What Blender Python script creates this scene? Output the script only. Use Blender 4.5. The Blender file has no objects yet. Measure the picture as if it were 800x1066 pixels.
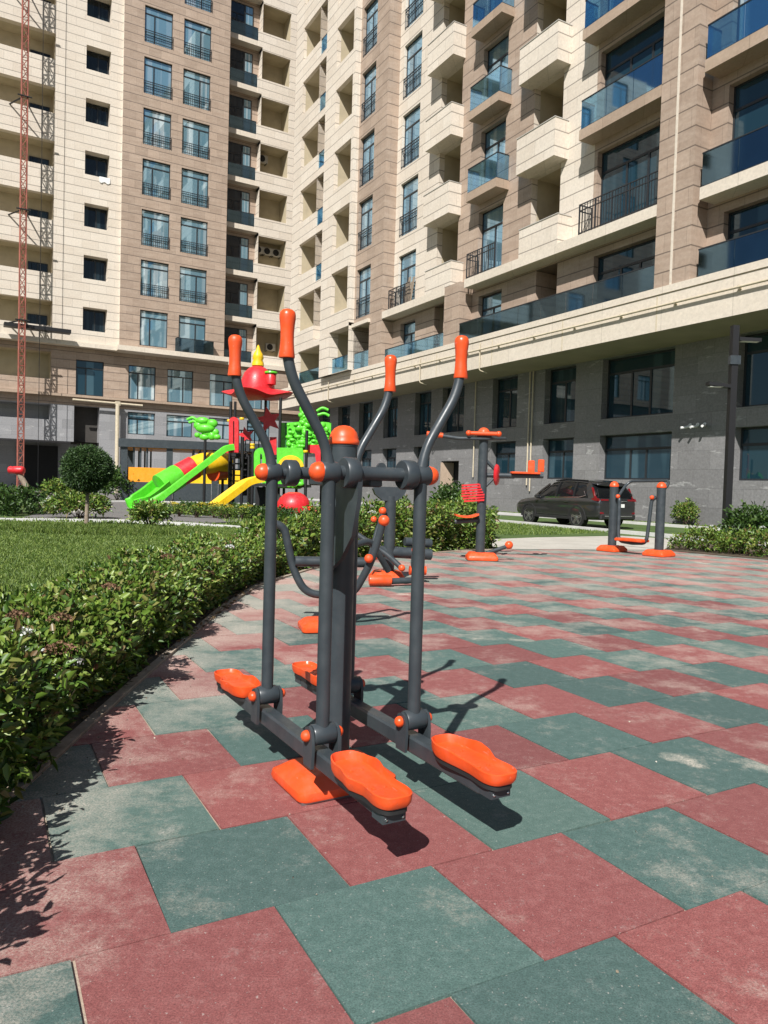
import bpy, bmesh, math, random
import numpy as np
from mathutils import Vector, Matrix
random.seed(7); RNG = np.random.default_rng(11)
scene = bpy.context.scene
COL = scene.collection
PI = math.pi
V = Vector

# ------------------------------------------------------------------ materials
def new_mat(name):
    m = bpy.data.materials.new(name); m.use_nodes = True
    nt = m.node_tree; b = nt.nodes['Principled BSDF']
    return m, nt, b

def nd(nt, t, **kw):
    n = nt.nodes.new(t)
    for k, v in kw.items():
        if hasattr(n, k): setattr(n, k, v)
        else: n.inputs[k].default_value = v
    return n

def mixc(nt, fac, a, b, mode='MIX'):
    n = nt.nodes.new('ShaderNodeMix'); n.data_type = 'RGBA'; n.blend_type = mode
    for i, v in ((0, fac), (6, a), (7, b)):
        if hasattr(v, 'is_output'): nt.links.new(v, n.inputs[i])
        elif i == 0: n.inputs[0].default_value = v
        else: n.inputs[i].default_value = (*v, 1)
    return n.outputs[2]

def ramp(nt, src, stops):
    r = nt.nodes.new('ShaderNodeValToRGB')
    el = r.color_ramp.elements
    while len(el) < len(stops): el.new(.5)
    for e, (p, c) in zip(el, stops):
        e.position = p; e.color = (*c, 1) if len(c) == 3 else c
    nt.links.new(src, r.inputs[0]); return r.outputs[0]

def mth(nt, op, a, b=None, c=None):
    n = nt.nodes.new('ShaderNodeMath'); n.operation = op
    for i, v in enumerate((a, b, c)):
        if v is None: continue
        if hasattr(v, 'is_output'): nt.links.new(v, n.inputs[i])
        else: n.inputs[i].default_value = v
    return n.outputs[0]

def noise(nt, scale, detail=4, rough=.55, vec=None, out='Fac'):
    n = nt.nodes.new('ShaderNodeTexNoise'); n.inputs['Scale'].default_value = scale
    n.inputs['Detail'].default_value = detail; n.inputs['Roughness'].default_value = rough
    if vec is None:
        tc = nt.nodes.new('ShaderNodeTexCoord'); vec = tc.outputs['Object']
    nt.links.new(vec, n.inputs['Vector']); return n.outputs[out]

def bump(nt, b, h, strength=.3, dist=.02):
    n = nt.nodes.new('ShaderNodeBump'); n.inputs['Strength'].default_value = strength
    n.inputs['Distance'].default_value = dist
    nt.links.new(h, n.inputs['Height']); nt.links.new(n.outputs[0], b.inputs['Normal'])

def plain(name, c, rough=.5, metal=0., var=.12, scale=6., spec=.5, bmp=0., bscale=60):
    m, nt, b = new_mat(name)
    f = noise(nt, scale)
    lo = tuple(x*(1-var) for x in c); hi = tuple(min(1, x*(1+var)) for x in c)
    nt.links.new(ramp(nt, f, [(.3, lo), (.7, hi)]), b.inputs['Base Color'])
    b.inputs['Roughness'].default_value = rough; b.inputs['Metallic'].default_value = metal
    b.inputs['Specular IOR Level'].default_value = spec
    if bmp: bump(nt, b, noise(nt, bscale, 3), bmp, .004)
    return m

def stone(name, base, dark, vein, course=.7033, z0=0., rough=.6, groove=.045, veins=.35, bw=1.3):
    """coursed stone cladding: horizontal grooves, faint vertical joints, tone differing per slab"""
    m, nt, b = new_mat(name)
    tc = nt.nodes.new('ShaderNodeTexCoord'); sp = nt.nodes.new('ShaderNodeSeparateXYZ')
    nt.links.new(tc.outputs['Object'], sp.inputs[0])
    xy = mth(nt, 'ADD', sp.outputs[0], sp.outputs[1])
    z = mth(nt, 'SUBTRACT', sp.outputs[2], z0)
    cb = nt.nodes.new('ShaderNodeCombineXYZ'); nt.links.new(xy, cb.inputs[0]); nt.links.new(z, cb.inputs[1])
    br = nt.nodes.new('ShaderNodeTexBrick')
    nt.links.new(cb.outputs[0], br.inputs['Vector'])
    br.inputs['Scale'].default_value = 1; br.inputs['Mortar Size'].default_value = .008
    br.inputs['Brick Width'].default_value = bw; br.inputs['Row Height'].default_value = course
    br.inputs['Color1'].default_value = (*base, 1); br.inputs['Color2'].default_value = (*dark, 1)
    br.inputs['Mortar'].default_value = tuple(x*.6 for x in dark)+(1,)
    mp = nt.nodes.new('ShaderNodeMapping'); mp.inputs['Scale'].default_value = (.5, 2.2, 1)
    nt.links.new(cb.outputs[0], mp.inputs['Vector'])
    n1 = noise(nt, 1.6, 8, .65, mp.outputs[0])
    col = mixc(nt, mth(nt, 'MULTIPLY', ramp(nt, n1, [(.42, (0, 0, 0)), (.75, (1, 1, 1))]), veins), br.outputs['Color'], vein)
    n2 = noise(nt, 9, 5, .7, tc.outputs['Object'])
    col = mixc(nt, .55, col, ramp(nt, n2, [(.3, (.62, .62, .62)), (.72, (1, 1, 1))]), 'MULTIPLY')
    n3 = noise(nt, .25, 3, .5, tc.outputs['Object'])
    col = mixc(nt, .6, col, ramp(nt, n3, [(.3, (.84, .83, .82)), (.7, (1, 1, 1))]), 'MULTIPLY')
    fr = mth(nt, 'FRACT', mth(nt, 'DIVIDE', z, course))
    gl = mth(nt, 'LESS_THAN', fr, groove/course)
    col = mixc(nt, mth(nt, 'MULTIPLY', gl, .8), col, tuple(x*.28 for x in dark))
    nt.links.new(col, b.inputs['Base Color'])
    b.inputs['Roughness'].default_value = rough
    h = mth(nt, 'SUBTRACT', mth(nt, 'MULTIPLY', n2, .3), gl)
    bump(nt, b, h, .4, .02)
    return m

def leafmat(name, cols, rough=.45, trans=.25, scale=3.):
    """leaf clumps: tone differs leaf by leaf"""
    m, nt, b = new_mat(name)
    g = nt.nodes.new('ShaderNodeNewGeometry')
    col = ramp(nt, g.outputs['Random Per Island'], [(i/(len(cols)-1), c) for i, c in enumerate(cols)])
    n = noise(nt, scale, 2)
    col = mixc(nt, .5, col, ramp(nt, n, [(.35, (.7, .75, .6)), (.65, (1, 1, 1))]), 'MULTIPLY')
    nt.links.new(col, b.inputs['Base Color']); b.inputs['Roughness'].default_value = rough
    tr = nt.nodes.new('ShaderNodeBsdfTranslucent'); nt.links.new(col, tr.inputs[0])
    mx = nt.nodes.new('ShaderNodeMixShader'); mx.inputs[0].default_value = trans
    nt.links.new(b.outputs[0], mx.inputs[1]); nt.links.new(tr.outputs[0], mx.inputs[2])
    nt.links.new(mx.outputs[0], nt.nodes['Material Output'].inputs[0])
    return m

def paneglass(name, c1, c2, ior=2.2, rough=.02, metal=0.):
    """coated window glass over a dim room; tone differs window by window (curtains, blinds)"""
    m, nt, b = new_mat(name)
    oi = nt.nodes.new('ShaderNodeObjectInfo'); tc = nt.nodes.new('ShaderNodeTexCoord')
    sp = nt.nodes.new('ShaderNodeSeparateXYZ'); nt.links.new(tc.outputs['Generated'], sp.inputs[0])
    cbv = nt.nodes.new('ShaderNodeCombineXYZ')
    nt.links.new(mth(nt, 'MULTIPLY', sp.outputs[0], 2.2), cbv.inputs[0]); nt.links.new(mth(nt, 'MULTIPLY', sp.outputs[2], .06), cbv.inputs[2])
    nt.links.new(mth(nt, 'MULTIPLY', oi.outputs['Random'], 40), cbv.inputs[1])
    n = noise(nt, 1.6, 2, .5, cbv.outputs[0])
    f = mth(nt, 'MULTIPLY', ramp(nt, n, [(.5, (0, 0, 0)), (.56, (1, 1, 1))]), oi.outputs['Random'])
    nt.links.new(mixc(nt, f, c1, c2), b.inputs['Base Color'])
    b.inputs['Roughness'].default_value = rough; b.inputs['IOR'].default_value = ior
    b.inputs['Metallic'].default_value = metal
    bump(nt, b, noise(nt, .5, 1), .03, .05)
    return m

def clearglass(name, tint, rough=.03, refl=.3):
    m, nt, b = new_mat(name)
    tr = nt.nodes.new('ShaderNodeBsdfTransparent'); tr.inputs[0].default_value = (*tint, 1)
    gl = nt.nodes.new('ShaderNodeBsdfGlossy'); gl.inputs['Roughness'].default_value = rough
    gl.inputs[0].default_value = (.5, .78, 1., 1)
    n = noise(nt, .7, 2)
    fac = mth(nt, 'ADD', mth(nt, 'MULTIPLY', n, .12), refl-.06)
    mx = nt.nodes.new('ShaderNodeMixShader'); nt.links.new(fac, mx.inputs[0])
    nt.links.new(tr.outputs[0], mx.inputs[1]); nt.links.new(gl.outputs[0], mx.inputs[2])
    nt.links.new(mx.outputs[0], nt.nodes['Material Output'].inputs[0])
    return m

M = {}
M['cream'] = stone('cream_stone', (.76, .68, .575), (.69, .605, .50), (.80, .74, .65), z0=.33, veins=.35)
M['brown'] = stone('brown_travertine', (.45, .34, .26), (.36, .27, .205), (.57, .46, .37), z0=.33, veins=.55, bw=1.0)
M['band'] = stone('cream_band_stone', (.74, .66, .55), (.69, .61, .50), (.77, .70, .60), course=40, z0=-20, veins=.25, groove=0, bw=3.)
M['brownband'] = stone('brown_band_stone', (.45, .34, .25), (.38, .285, .21), (.54, .43, .34), course=40, z0=-20, groove=0, veins=.4, bw=2.2)
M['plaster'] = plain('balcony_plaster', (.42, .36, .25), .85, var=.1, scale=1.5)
M['dplaster'] = plain('shaded_room', (.05, .045, .04), .9)  # dark copy of the plaster, recess shade put into its colour
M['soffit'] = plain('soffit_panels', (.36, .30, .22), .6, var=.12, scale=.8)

def greystone(name, base):
    m, nt, b = new_mat(name)
    tc = nt.nodes.new('ShaderNodeTexCoord'); sp = nt.nodes.new('ShaderNodeSeparateXYZ')
    nt.links.new(tc.outputs['Object'], sp.inputs[0])
    xy = mth(nt, 'ADD', sp.outputs[0], sp.outputs[1])
    cb = nt.nodes.new('ShaderNodeCombineXYZ'); nt.links.new(xy, cb.inputs[0]); nt.links.new(sp.outputs[2], cb.inputs[1])
    br = nt.nodes.new('ShaderNodeTexBrick'); nt.links.new(cb.outputs[0], br.inputs['Vector'])
    br.inputs['Scale'].default_value = 1; br.inputs['Mortar Size'].default_value = .006
    br.inputs['Brick Width'].default_value = 1.5; br.inputs['Row Height'].default_value = .75
    br.inputs['Color1'].default_value = (*base, 1); br.inputs['Color2'].default_value = tuple(x*.78 for x in base)+(1,)
    br.inputs['Mortar'].default_value = tuple(x*.5 for x in base)+(1,)
    mp = nt.nodes.new('ShaderNodeMapping'); mp.inputs['Rotation'].default_value = (0, 0, .45); mp.inputs['Scale'].default_value = (.55, 2.6, 1)
    nt.links.new(cb.outputs[0], mp.inputs['Vector'])
    w = noise(nt, 1.4, 5, .6, mp.outputs[0])
    col = mixc(nt, ramp(nt, w, [(.62, (0, 0, 0)), (.655, (.38, .38, .38)), (.67, (.38, .38, .38)), (.70, (.03, .03, .03))]), br.outputs['Color'], (.68, .68, .66))
    n2 = noise(nt, 14, 6, .7, tc.outputs['Object'])
    col = mixc(nt, .75, col, ramp(nt, n2, [(.3, (.5, .5, .5)), (.7, (1, 1, 1))]), 'MULTIPLY')
    nt.links.new(col, b.inputs['Base Color']); b.inputs['Roughness'].default_value = .45
    bump(nt, b, n2, .15, .01)
    return m
M['grey'] = greystone('grey_veined_stone', (.265, .26, .26))
M['greyL'] = greystone('grey_veined_stone_light', (.38, .38, .39))
M['frame'] = plain('dark_window_frame', (.018, .022, .026), .4)
M['rail'] = plain('black_railing', (.02, .022, .025), .45)
M['pane'] = paneglass('window_glass', (.012, .03, .042), (.42, .45, .45))
M['paneblue'] = paneglass('window_glass_bluish', (.18, .37, .52), (.46, .62, .72), 2.4, .02, .66)
M['panedark'] = paneglass('window_glass_dark', (.015, .045, .065), (.06, .12, .15), 1.7, .02, .3)  # darker glass copy, shade on the podium windows put into the colour
M['paneblack'] = paneglass('window_glass_black', (.005, .009, .012), (.03, .05, .06), 1.5)
M['paneL'] = paneglass('window_glass_pale', (.18, .34, .43), (.58, .70, .76), 2.6, .02, .4)  # pale base colour stands in for reflected sky and sunlit curtains
M['panenavy'] = paneglass('navy_glass', (.012, .022, .035), (.02, .035, .05), 1.6)
M['bglass'] = clearglass('balcony_glass', (.45, .68, .78), .03, .38)
M['dglass'] = clearglass('smoked_glass', (.20, .28, .33), .04, .18)
M['navyglass'] = clearglass('navy_balcony_glass', (.22, .33, .42), .05, .3)
M['pipe'] = plain('cream_pipe', (.52, .45, .33), .5)
M['white'] = plain('white_plastic', (.75, .75, .73), .4)
M['acgrey'] = plain('ac_casing', (.42, .40, .36), .5)
M['black'] = plain('black_metal', (.007, .007, .008), .55)
M['mast'] = plain('red_oxide_steel', (.27, .085, .06), .6, var=.3, scale=2)
M['dark'] = plain('dark_void', (.01, .01, .01), .9)  # near-black colour stands in for shade inside doorways and wheel wells

def gympaint():
    m, nt, b = new_mat('anthracite_paint')
    f = noise(nt, 9, 5, .6)
    nt.links.new(ramp(nt, f, [(.3, (.030, .038, .044)), (.62, (.042, .052, .058)), (.8, (.06, .068, .07))]), b.inputs['Base Color'])
    cw = mixc(nt, ramp(nt, noise(nt, 26, 9, .8), [(.64, (0, 0, 0)), (.70, (.4, .4, .4))]), b.inputs['Base Color'].links[0].from_socket, (.11, .115, .112))
    nt.links.new(cw, b.inputs['Base Color'])
    nt.links.new(ramp(nt, noise(nt, 14, 4), [(.35, (.3, .3, .3)), (.7, (.55, .55, .55))]), b.inputs['Roughness'])
    bump(nt, b, noise(nt, 260, 2), .12, .001)
    return m
M['gym'] = gympaint()
def orangeplastic(name='orange_plastic', c=(.76, .082, .014), r=(.3, .6)):
    """moulded plastic with faded areas, ground-in dirt and fine scratches"""
    m, nt, b = new_mat(name)
    f = noise(nt, 7, 8, .7)
    fade = tuple(min(1, x*.96+.035) for x in c)
    col = ramp(nt, f, [(.32, tuple(x*.82 for x in c)), (.52, c), (.72, fade)])
    tc = nt.nodes.new('ShaderNodeTexCoord'); mp = nt.nodes.new('ShaderNodeMapping'); nt.links.new(tc.outputs['Object'], mp.inputs[0])
    mp.inputs['Scale'].default_value = (14, 90, 60); mp.inputs['Rotation'].default_value = (.2, .1, .6)
    sc = noise(nt, 1, 3, .6, mp.outputs[0])
    col = mixc(nt, ramp(nt, sc, [(.66, (0, 0, 0)), (.72, (.35, .35, .35))]), col, tuple(min(1, x*.7+.22) for x in c))
    dirt = ramp(nt, noise(nt, 16, 8, .75), [(.55, (0, 0, 0)), (.72, (.45, .45, .45))])
    col = mixc(nt, dirt, col, tuple(x*.45+.03 for x in c))
    nt.links.new(col, b.inputs['Base Color'])
    nt.links.new(ramp(nt, noise(nt, 22, 5), [(.35, (r[0],)*3), (.7, (r[1],)*3)]), b.inputs['Roughness'])
    bump(nt, b, noise(nt, 120, 3), .12, .001)
    return m
M['orange'] = orangeplastic()
M['redplastic'] = orangeplastic('red_plastic', (.62, .018, .025))
M['greenplastic'] = orangeplastic('green_plastic', (.10, .56, .025))
M['yellowplastic'] = orangeplastic('yellow_plastic', (.83, .50, .008))
M['amber'] = orangeplastic('amber_panel', (.80, .30, .012))
M['dgreen'] = orangeplastic('dark_green_plastic', (.02, .16, .03))
M['rubber'] = plain('black_rubber', (.014, .014, .014), .7)
M['steel'] = plain('galvanised_plate', (.32, .33, .33), .4, .8)
M['bark'] = plain('bark', (.24, .19, .14), .9, var=.3, scale=14, bmp=.5, bscale=40)
M['twig'] = plain('twig', (.07, .05, .03), .9)
M['leaf'] = leafmat('hedge_leaf', [(.03, .065, .013), (.055, .115, .018), (.095, .17, .022), (.12, .205, .028), (.19, .275, .04), (.25, .31, .07), (.16, .085, .042)], .42, .14)
M['leafdark'] = leafmat('shrub_leaf', [(.025, .06, .014), (.045, .095, .018), (.08, .14, .025)], .45, .2)
M['topiary'] = leafmat('topiary_leaf', [(.022, .055, .016), (.04, .085, .022), (.075, .13, .035)], .5, .15)
M['flowerbrown'] = leafmat('spent_flower', [(.13, .06, .03), (.22, .12, .07), (.3, .18, .1)], .8, .1)
M['flowerwhite'] = leafmat('white_petal', [(.7, .7, .68), (.8, .8, .8)], .7, .2)
M['flowerpink'] = leafmat('pink_petal', [(.6, .25, .25), (.7, .45, .42)], .7, .2)
M['floweryellow'] = leafmat('yellow_petal', [(.75, .55, .02), (.8, .66, .05)], .6, .2)
M['grassblade'] = leafmat('grass_blade', [(.085, .145, .026), (.145, .225, .04), (.28, .35, .09)], .5, .32, 1.2)

def groundmat(name, cols, scale=3., bmp=.5, bscale=60, rough=.9, fine=40):
    m, nt, b = new_mat(name)
    n = noise(nt, scale, 8, .65); n2 = noise(nt, fine, 4, .7)
    col = ramp(nt, n, [(.3+.4*i/(len(cols)-1), c) for i, c in enumerate(cols)])
    col = mixc(nt, .6, col, ramp(nt, n2, [(.3, (.55, .55, .55)), (.7, (1, 1, 1))]), 'MULTIPLY')
    nt.links.new(col, b.inputs['Base Color']); b.inputs['Roughness'].default_value = rough
    bump(nt, b, noise(nt, bscale, 4, .7), bmp, .02)
    return m
M['soil'] = groundmat('soil', [(.05, .035, .022), (.09, .065, .04), (.14, .10, .065)], 4)
M['lawn'] = groundmat('lawn_ground', [(.05, .095, .018), (.075, .13, .026), (.11, .165, .04)], 1.2, .8, 90)
M['asphalt'] = groundmat('asphalt', [(.13, .12, .12), (.17, .16, .155), (.2, .19, .18)], 1.5, .4, 120, .85)
M['concrete'] = groundmat('concrete_paving', [(.42, .39, .34), (.5, .47, .41), (.56, .53, .47)], 1.2, .3, 50, .85)
M['kerb'] = groundmat('kerb_concrete', [(.5, .49, .46), (.6, .59, .56), (.66, .65, .62)], 2., .3, 50, .85)

def tilemat(name, a, b_, c):
    m, nt, b = new_mat(name)
    tc = nt.nodes.new('ShaderNodeTexCoord'); g = nt.nodes.new('ShaderNodeNewGeometry')
    P = tc.outputs['Object']
    n = noise(nt, 22, 10, .8, P)
    col = ramp(nt, n, [(.25, a), (.5, b_), (.78, c)])
    tint = ramp(nt, g.outputs['Random Per Island'], [(0, (.74, .74, .76)), (.5, (1, 1, 1)), (1, (1.12, 1.05, 1.02))])
    col = mixc(nt, 1, col, tint, 'MULTIPLY')
    gr = noise(nt, 190, 4, .8, P)
    col = mixc(nt, .8, col, ramp(nt, gr, [(.34, (.42, .42, .42)), (.52, (.95, .95, .95)), (.7, (1.4, 1.4, 1.36))]), 'MULTIPLY')
    # pale scuffing and blown sand, more towards the planted edge; paleness grows with distance
    sp = nt.nodes.new('ShaderNodeSeparateXYZ'); nt.links.new(g.outputs['Position'], sp.inputs[0])
    near = nt.nodes.new('ShaderNodeMapRange'); nt.links.new(sp.outputs[0], near.inputs[0])
    near.inputs[1].default_value = -.4; near.inputs[2].default_value = -1.5
    near.inputs[3].default_value = 0; near.inputs[4].default_value = .17
    far = nt.nodes.new('ShaderNodeMapRange'); nt.links.new(sp.outputs[1], far.inputs[0])
    far.inputs[1].default_value = 3; far.inputs[2].default_value = 11; far.inputs[3].default_value = 0; far.inputs[4].default_value = .16
    d1 = noise(nt, 1.3, 12, .78, P)
    d = mth(nt, 'ADD', mth(nt, 'ADD', d1, near.outputs[0]), far.outputs[0])
    dust = ramp(nt, d, [(.545, (0, 0, 0)), (.63, (.36, .36, .36)), (.80, (.85, .85, .85))])
    speck = ramp(nt, noise(nt, 120, 5, .8, P), [(.40, (.15, .15, .15)), (.58, (1, 1, 1))])
    df = mth(nt, 'MULTIPLY', dust, speck)
    col = mixc(nt, df, col, (.58, .50, .42))
    d2 = ramp(nt, noise(nt, 5., 10, .78, P), [(.58, (0, 0, 0)), (.68, (.4, .4, .4))])
    col = mixc(nt, mth(nt, 'MULTIPLY', d2, speck), col, (.5, .46, .42))
    # sand spilt in compact patches
    s3 = noise(nt, .9, 6, .6, P)
    col = mixc(nt, mth(nt, 'MULTIPLY', ramp(nt, s3, [(.63, (0, 0, 0)), (.69, (.85, .85, .85))]), speck), col, (.64, .56, .46))
    wsp = ramp(nt, noise(nt, 75, 2, .6, P), [(.66, (0, 0, 0)), (.74, (.5, .5, .5))])
    col = mixc(nt, wsp, col, (.48, .45, .41))
    nt.links.new(col, b.inputs['Base Color'])
    b.inputs['Roughness'].default_value = .82
    bump(nt, b, mth(nt, 'ADD', gr, mth(nt, 'MULTIPLY', n, .6)), .5, .004)
    return m
M['tilered'] = tilemat('red_rubber_tile', (.195, .054, .052), (.255, .082, .077), (.35, .15, .14))
M['tilegreen'] = tilemat('green_rubber_tile', (.054, .105, .092), (.080, .145, .128), (.145, .215, .195))
M['joint'] = groundmat('sandy_joint', [(.30, .24, .18), (.42, .34, .26), (.5, .42, .33)], 8, .4, 60)

def carpaint():
    m, nt, b = new_mat('car_paint')
    f = noise(nt, 3, 3)
    nt.links.new(ramp(nt, f, [(.3, (.022, .022, .023)), (.7, (.027, .027, .028))]), b.inputs['Base Color'])
    b.inputs['Metallic'].default_value = .25; b.inputs['Roughness'].default_value = .32
    b.inputs['Coat Weight'].default_value = .8; b.inputs['Coat Roughness'].default_value = .04
    return m
M['car'] = carpaint()
M['carglass'] = paneglass('car_glass', (.006, .007, .008), (.010, .011, .012), 1.38)
M['tail'] = plain('tail_lamp_lens', (.17, .008, .012), .12)
M['chrome'] = plain('chrome', (.65, .65, .66), .15, 1.)
M['alloy'] = plain('alloy_rim', (.45, .45, .46), .3, .9)
M['plate'] = plain('number_plate', (.72, .72, .70), .4)

# ------------------------------------------------------------------ mesh builder
class MB:
    def __init__(s): s.v = []; s.f = []; s.m = []; s.cur = 0
    def add(s, vs, fs):
        o = len(s.v); s.v += [tuple(p) for p in vs]
        for f in fs: s.f.append([i+o for i in f]); s.m.append(s.cur)
    def quad(s, a, b, c, d): s.add([a, b, c, d], [(0, 1, 2, 3)])
    def box(s, x0, x1, y0, y1, z0, z1):
        if x0 > x1: x0, x1 = x1, x0
        if y0 > y1: y0, y1 = y1, y0
        vs = [(x, y, z) for z in (z0, z1) for y in (y0, y1) for x in (x0, x1)]
        s.add(vs, [(0, 2, 3, 1), (4, 5, 7, 6), (0, 1, 5, 4), (2, 6, 7, 3), (0, 4, 6, 2), (1, 3, 7, 5)])
    def obox(s, c, ux, uy, hx, hy, hz, uz=V((0, 0, 1)), ch=0.):
        """box with given half sizes along axes, edges chamfered by ch"""
        c = V(c); ux = V(ux).normalized(); uy = V(uy).normalized(); uz = V(uz).normalized()
        if ch <= 0:
            vs = [c+ux*a*hx+uy*b*hy+uz*d*hz for d in (-1, 1) for b in (-1, 1) for a in (-1, 1)]
            s.add(vs, [(0, 2, 3, 1), (4, 5, 7, 6), (0, 1, 5, 4), (2, 6, 7, 3), (0, 4, 6, 2), (1, 3, 7, 5)])
            return
        def sec(k, i):
            X, Y = hx-i, hy-i
            p = [(X-ch, Y), (-X+ch, Y), (-X, Y-ch), (-X, -Y+ch), (-X+ch, -Y), (X-ch, -Y), (X, -Y+ch), (X, Y-ch)]
            return [c+ux*a+uy*b+uz*k for a, b in p]
        rings = [sec(-hz, ch), sec(-hz+ch, 0), sec(hz-ch, 0), sec(hz, ch)]
        s.loft(rings, True, True)
    def loft(s, rings, cap0=False, cap1=False, closed=True):
        n = len(rings[0]); vs = [p for r in rings for p in r]; fs = []
        for i in range(len(rings)-1):
            for j in range(n if closed else n-1):
                k = (j+1) % n
                fs.append((i*n+j, i*n+k, (i+1)*n+k, (i+1)*n+j))
        if cap0: fs.append(tuple(range(n-1, -1, -1)))
        if cap1: b = (len(rings)-1)*n; fs.append(tuple(range(b, b+n)))
        s.add(vs, fs)
    def tube(s, pts, r, n=12, caps=True):
        pts = [V(p) for p in pts]; rs = r if isinstance(r, (list, tuple)) else [r]*len(pts)
        T = []
        for i in range(len(pts)):
            a = pts[max(0, i-1)]; b = pts[min(len(pts)-1, i+1)]; T.append((b-a).normalized())
        up = V((0, 0, 1)) if abs(T[0].z) < .9 else V((1, 0, 0))
        N = (up-T[0]*up.dot(T[0])).normalized(); rings = []
        for i, p in enumerate(pts):
            N = (N-T[i]*N.dot(T[i])).normalized(); B = T[i].cross(N)
            rings.append([p+(N*math.cos(2*PI*k/n)+B*math.sin(2*PI*k/n))*rs[i] for k in range(n)])
        s.loft(rings, caps, caps)
    def cyl(s, a, b, r, n=16, r2=None): s.tube([a, b], [r, r if r2 is None else r2], n)
    def lathe(s, base, axis, prof, n=24):
        """prof: (radius, height along axis)"""
        base = V(base); A = V(axis).normalized()
        up = V((0, 0, 1)) if abs(A.z) < .9 else V((1, 0, 0))
        N = (up-A*up.dot(A)).normalized(); B = A.cross(N)
        rings = [[base+A*h+(N*math.cos(2*PI*k/n)+B*math.sin(2*PI*k/n))*max(r, 1e-4) for k in range(n)] for r, h in prof]
        s.loft(rings, True, True)
    def ball(s, c, r, n=12, sx=1., sy=1., sz=1.):
        rings = []; c = V(c)
        for i in range(1, n):
            t = PI*i/n
            rings.append([c+V((math.sin(t)*math.cos(2*PI*k/(2*n))*r*sx, math.sin(t)*math.sin(2*PI*k/(2*n))*r*sy, -math.cos(t)*r*sz)) for k in range(2*n)])
        s.loft(rings, True, True)
    def prism(s, poly, o, ux, uy, uz, h):
        """polygon (2-D) at origin o in axes ux, uy, extruded along uz by h"""
        o = V(o); ux = V(ux); uy = V(uy); uz = V(uz)
        a = [o+ux*p[0]+uy*p[1] for p in poly]; b = [p+uz*h for p in a]
        s.loft([a, b], True, True)
    def wall(s, x0, x1, z0, z1, y, openings=(), depth=.3):
        """facade sheet facing -Y with real openings and their reveals"""
        xs = sorted({x0, x1, *[min(max(v, x0), x1) for o in openings for v in o[:2]]})
        zs = sorted({z0, z1, *[min(max(v, z0), z1) for o in openings for v in o[2:4]]})
        for i in range(len(xs)-1):
            for j in range(len(zs)-1):
                cx, cz = (xs[i]+xs[i+1])/2, (zs[j]+zs[j+1])/2
                if any(o[0] < cx < o[1] and o[2] < cz < o[3] for o in openings): continue
                s.quad((xs[i], y, zs[j]), (xs[i+1], y, zs[j]), (xs[i+1], y, zs[j+1]), (xs[i], y, zs[j+1]))
        for o in openings:
            a, b, c, d = max(o[0], x0), min(o[1], x1), max(o[2], z0), min(o[3], z1)
            if a >= b or c >= d: continue
            dp = o[4] if len(o) > 4 else depth
            s.quad((a, y, c), (a, y, d), (a, y+dp, d), (a, y+dp, c))
            s.quad((b, y, d), (b, y, c), (b, y+dp, c), (b, y+dp, d))
            s.quad((a, y, d), (b, y, d), (b, y+dp, d), (a, y+dp, d))
            s.quad((b, y, c), (a, y, c), (a, y+dp, c), (b, y+dp, c))
    def build(s, name, mats, parent=None, smooth=None, loc=None):
        me = bpy.data.meshes.new(name)
        off = V(loc) if loc is not None else V((0, 0, 0))
        me.from_pydata([(p[0]-off.x, p[1]-off.y, p[2]-off.z) for p in s.v], [], s.f)
        if not isinstance(mats, (list, tuple)): mats = [mats]
        for m in mats: me.materials.append(M[m] if isinstance(m, str) else m)
        if len(mats) > 1: me.polygons.foreach_set('material_index', s.m)
        if smooth is not None:
            me.polygons.foreach_set('use_smooth', [True]*len(me.polygons)); me.set_sharp_from_angle(angle=math.radians(smooth))
        me.update()
        o = bpy.data.objects.new(name, me); COL.objects.link(o)
        if loc is not None: o.location = off
        if parent is not None:
            o.parent = parent
        return o

def tag(o, label=None, cat=None, group=None, kind=None):
    if label: o['label'] = label
    if cat: o['category'] = cat
    if group: o['group'] = group
    if kind: o['kind'] = kind
    return o

def thing(name, label, cat, loc=(0, 0, 0), rz=0., group=None):
    o = bpy.data.objects.new(name, None); COL.objects.link(o); o.empty_display_size = .2
    o.location = loc; o.rotation_euler = (0, 0, rz)
    return tag(o, label, cat, group)

def copy_tree(o, parent=None):
    c = o.copy(); COL.objects.link(c)
    if parent is not None: c.parent = parent
    for ch in list(o.children): copy_tree(ch, c)
    return c

def fillet(pts, r, n=6):
    """round the corners of a polyline"""
    pts = [V(p) for p in pts]; out = [pts[0]]
    for i in range(1, len(pts)-1):
        a, b, c = pts[i-1], pts[i], pts[i+1]
        d1 = (a-b); d2 = (c-b); k = min(r, d1.length*.48, d2.length*.48)
        p, q = b+d1.normalized()*k, b+d2.normalized()*k
        for j in range(n+1):
            t = j/n; out.append(p*(1-t)**2+b*2*t*(1-t)+q*t*t)
    out.append(pts[-1]); return out

def sheet(name, poly, z, mat, kind='structure'):
    mb = MB(); mb.add([(x, y, z) for x, y in poly], [tuple(range(len(poly)))])
    return tag(mb.build(name, mat), kind=kind)

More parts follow.
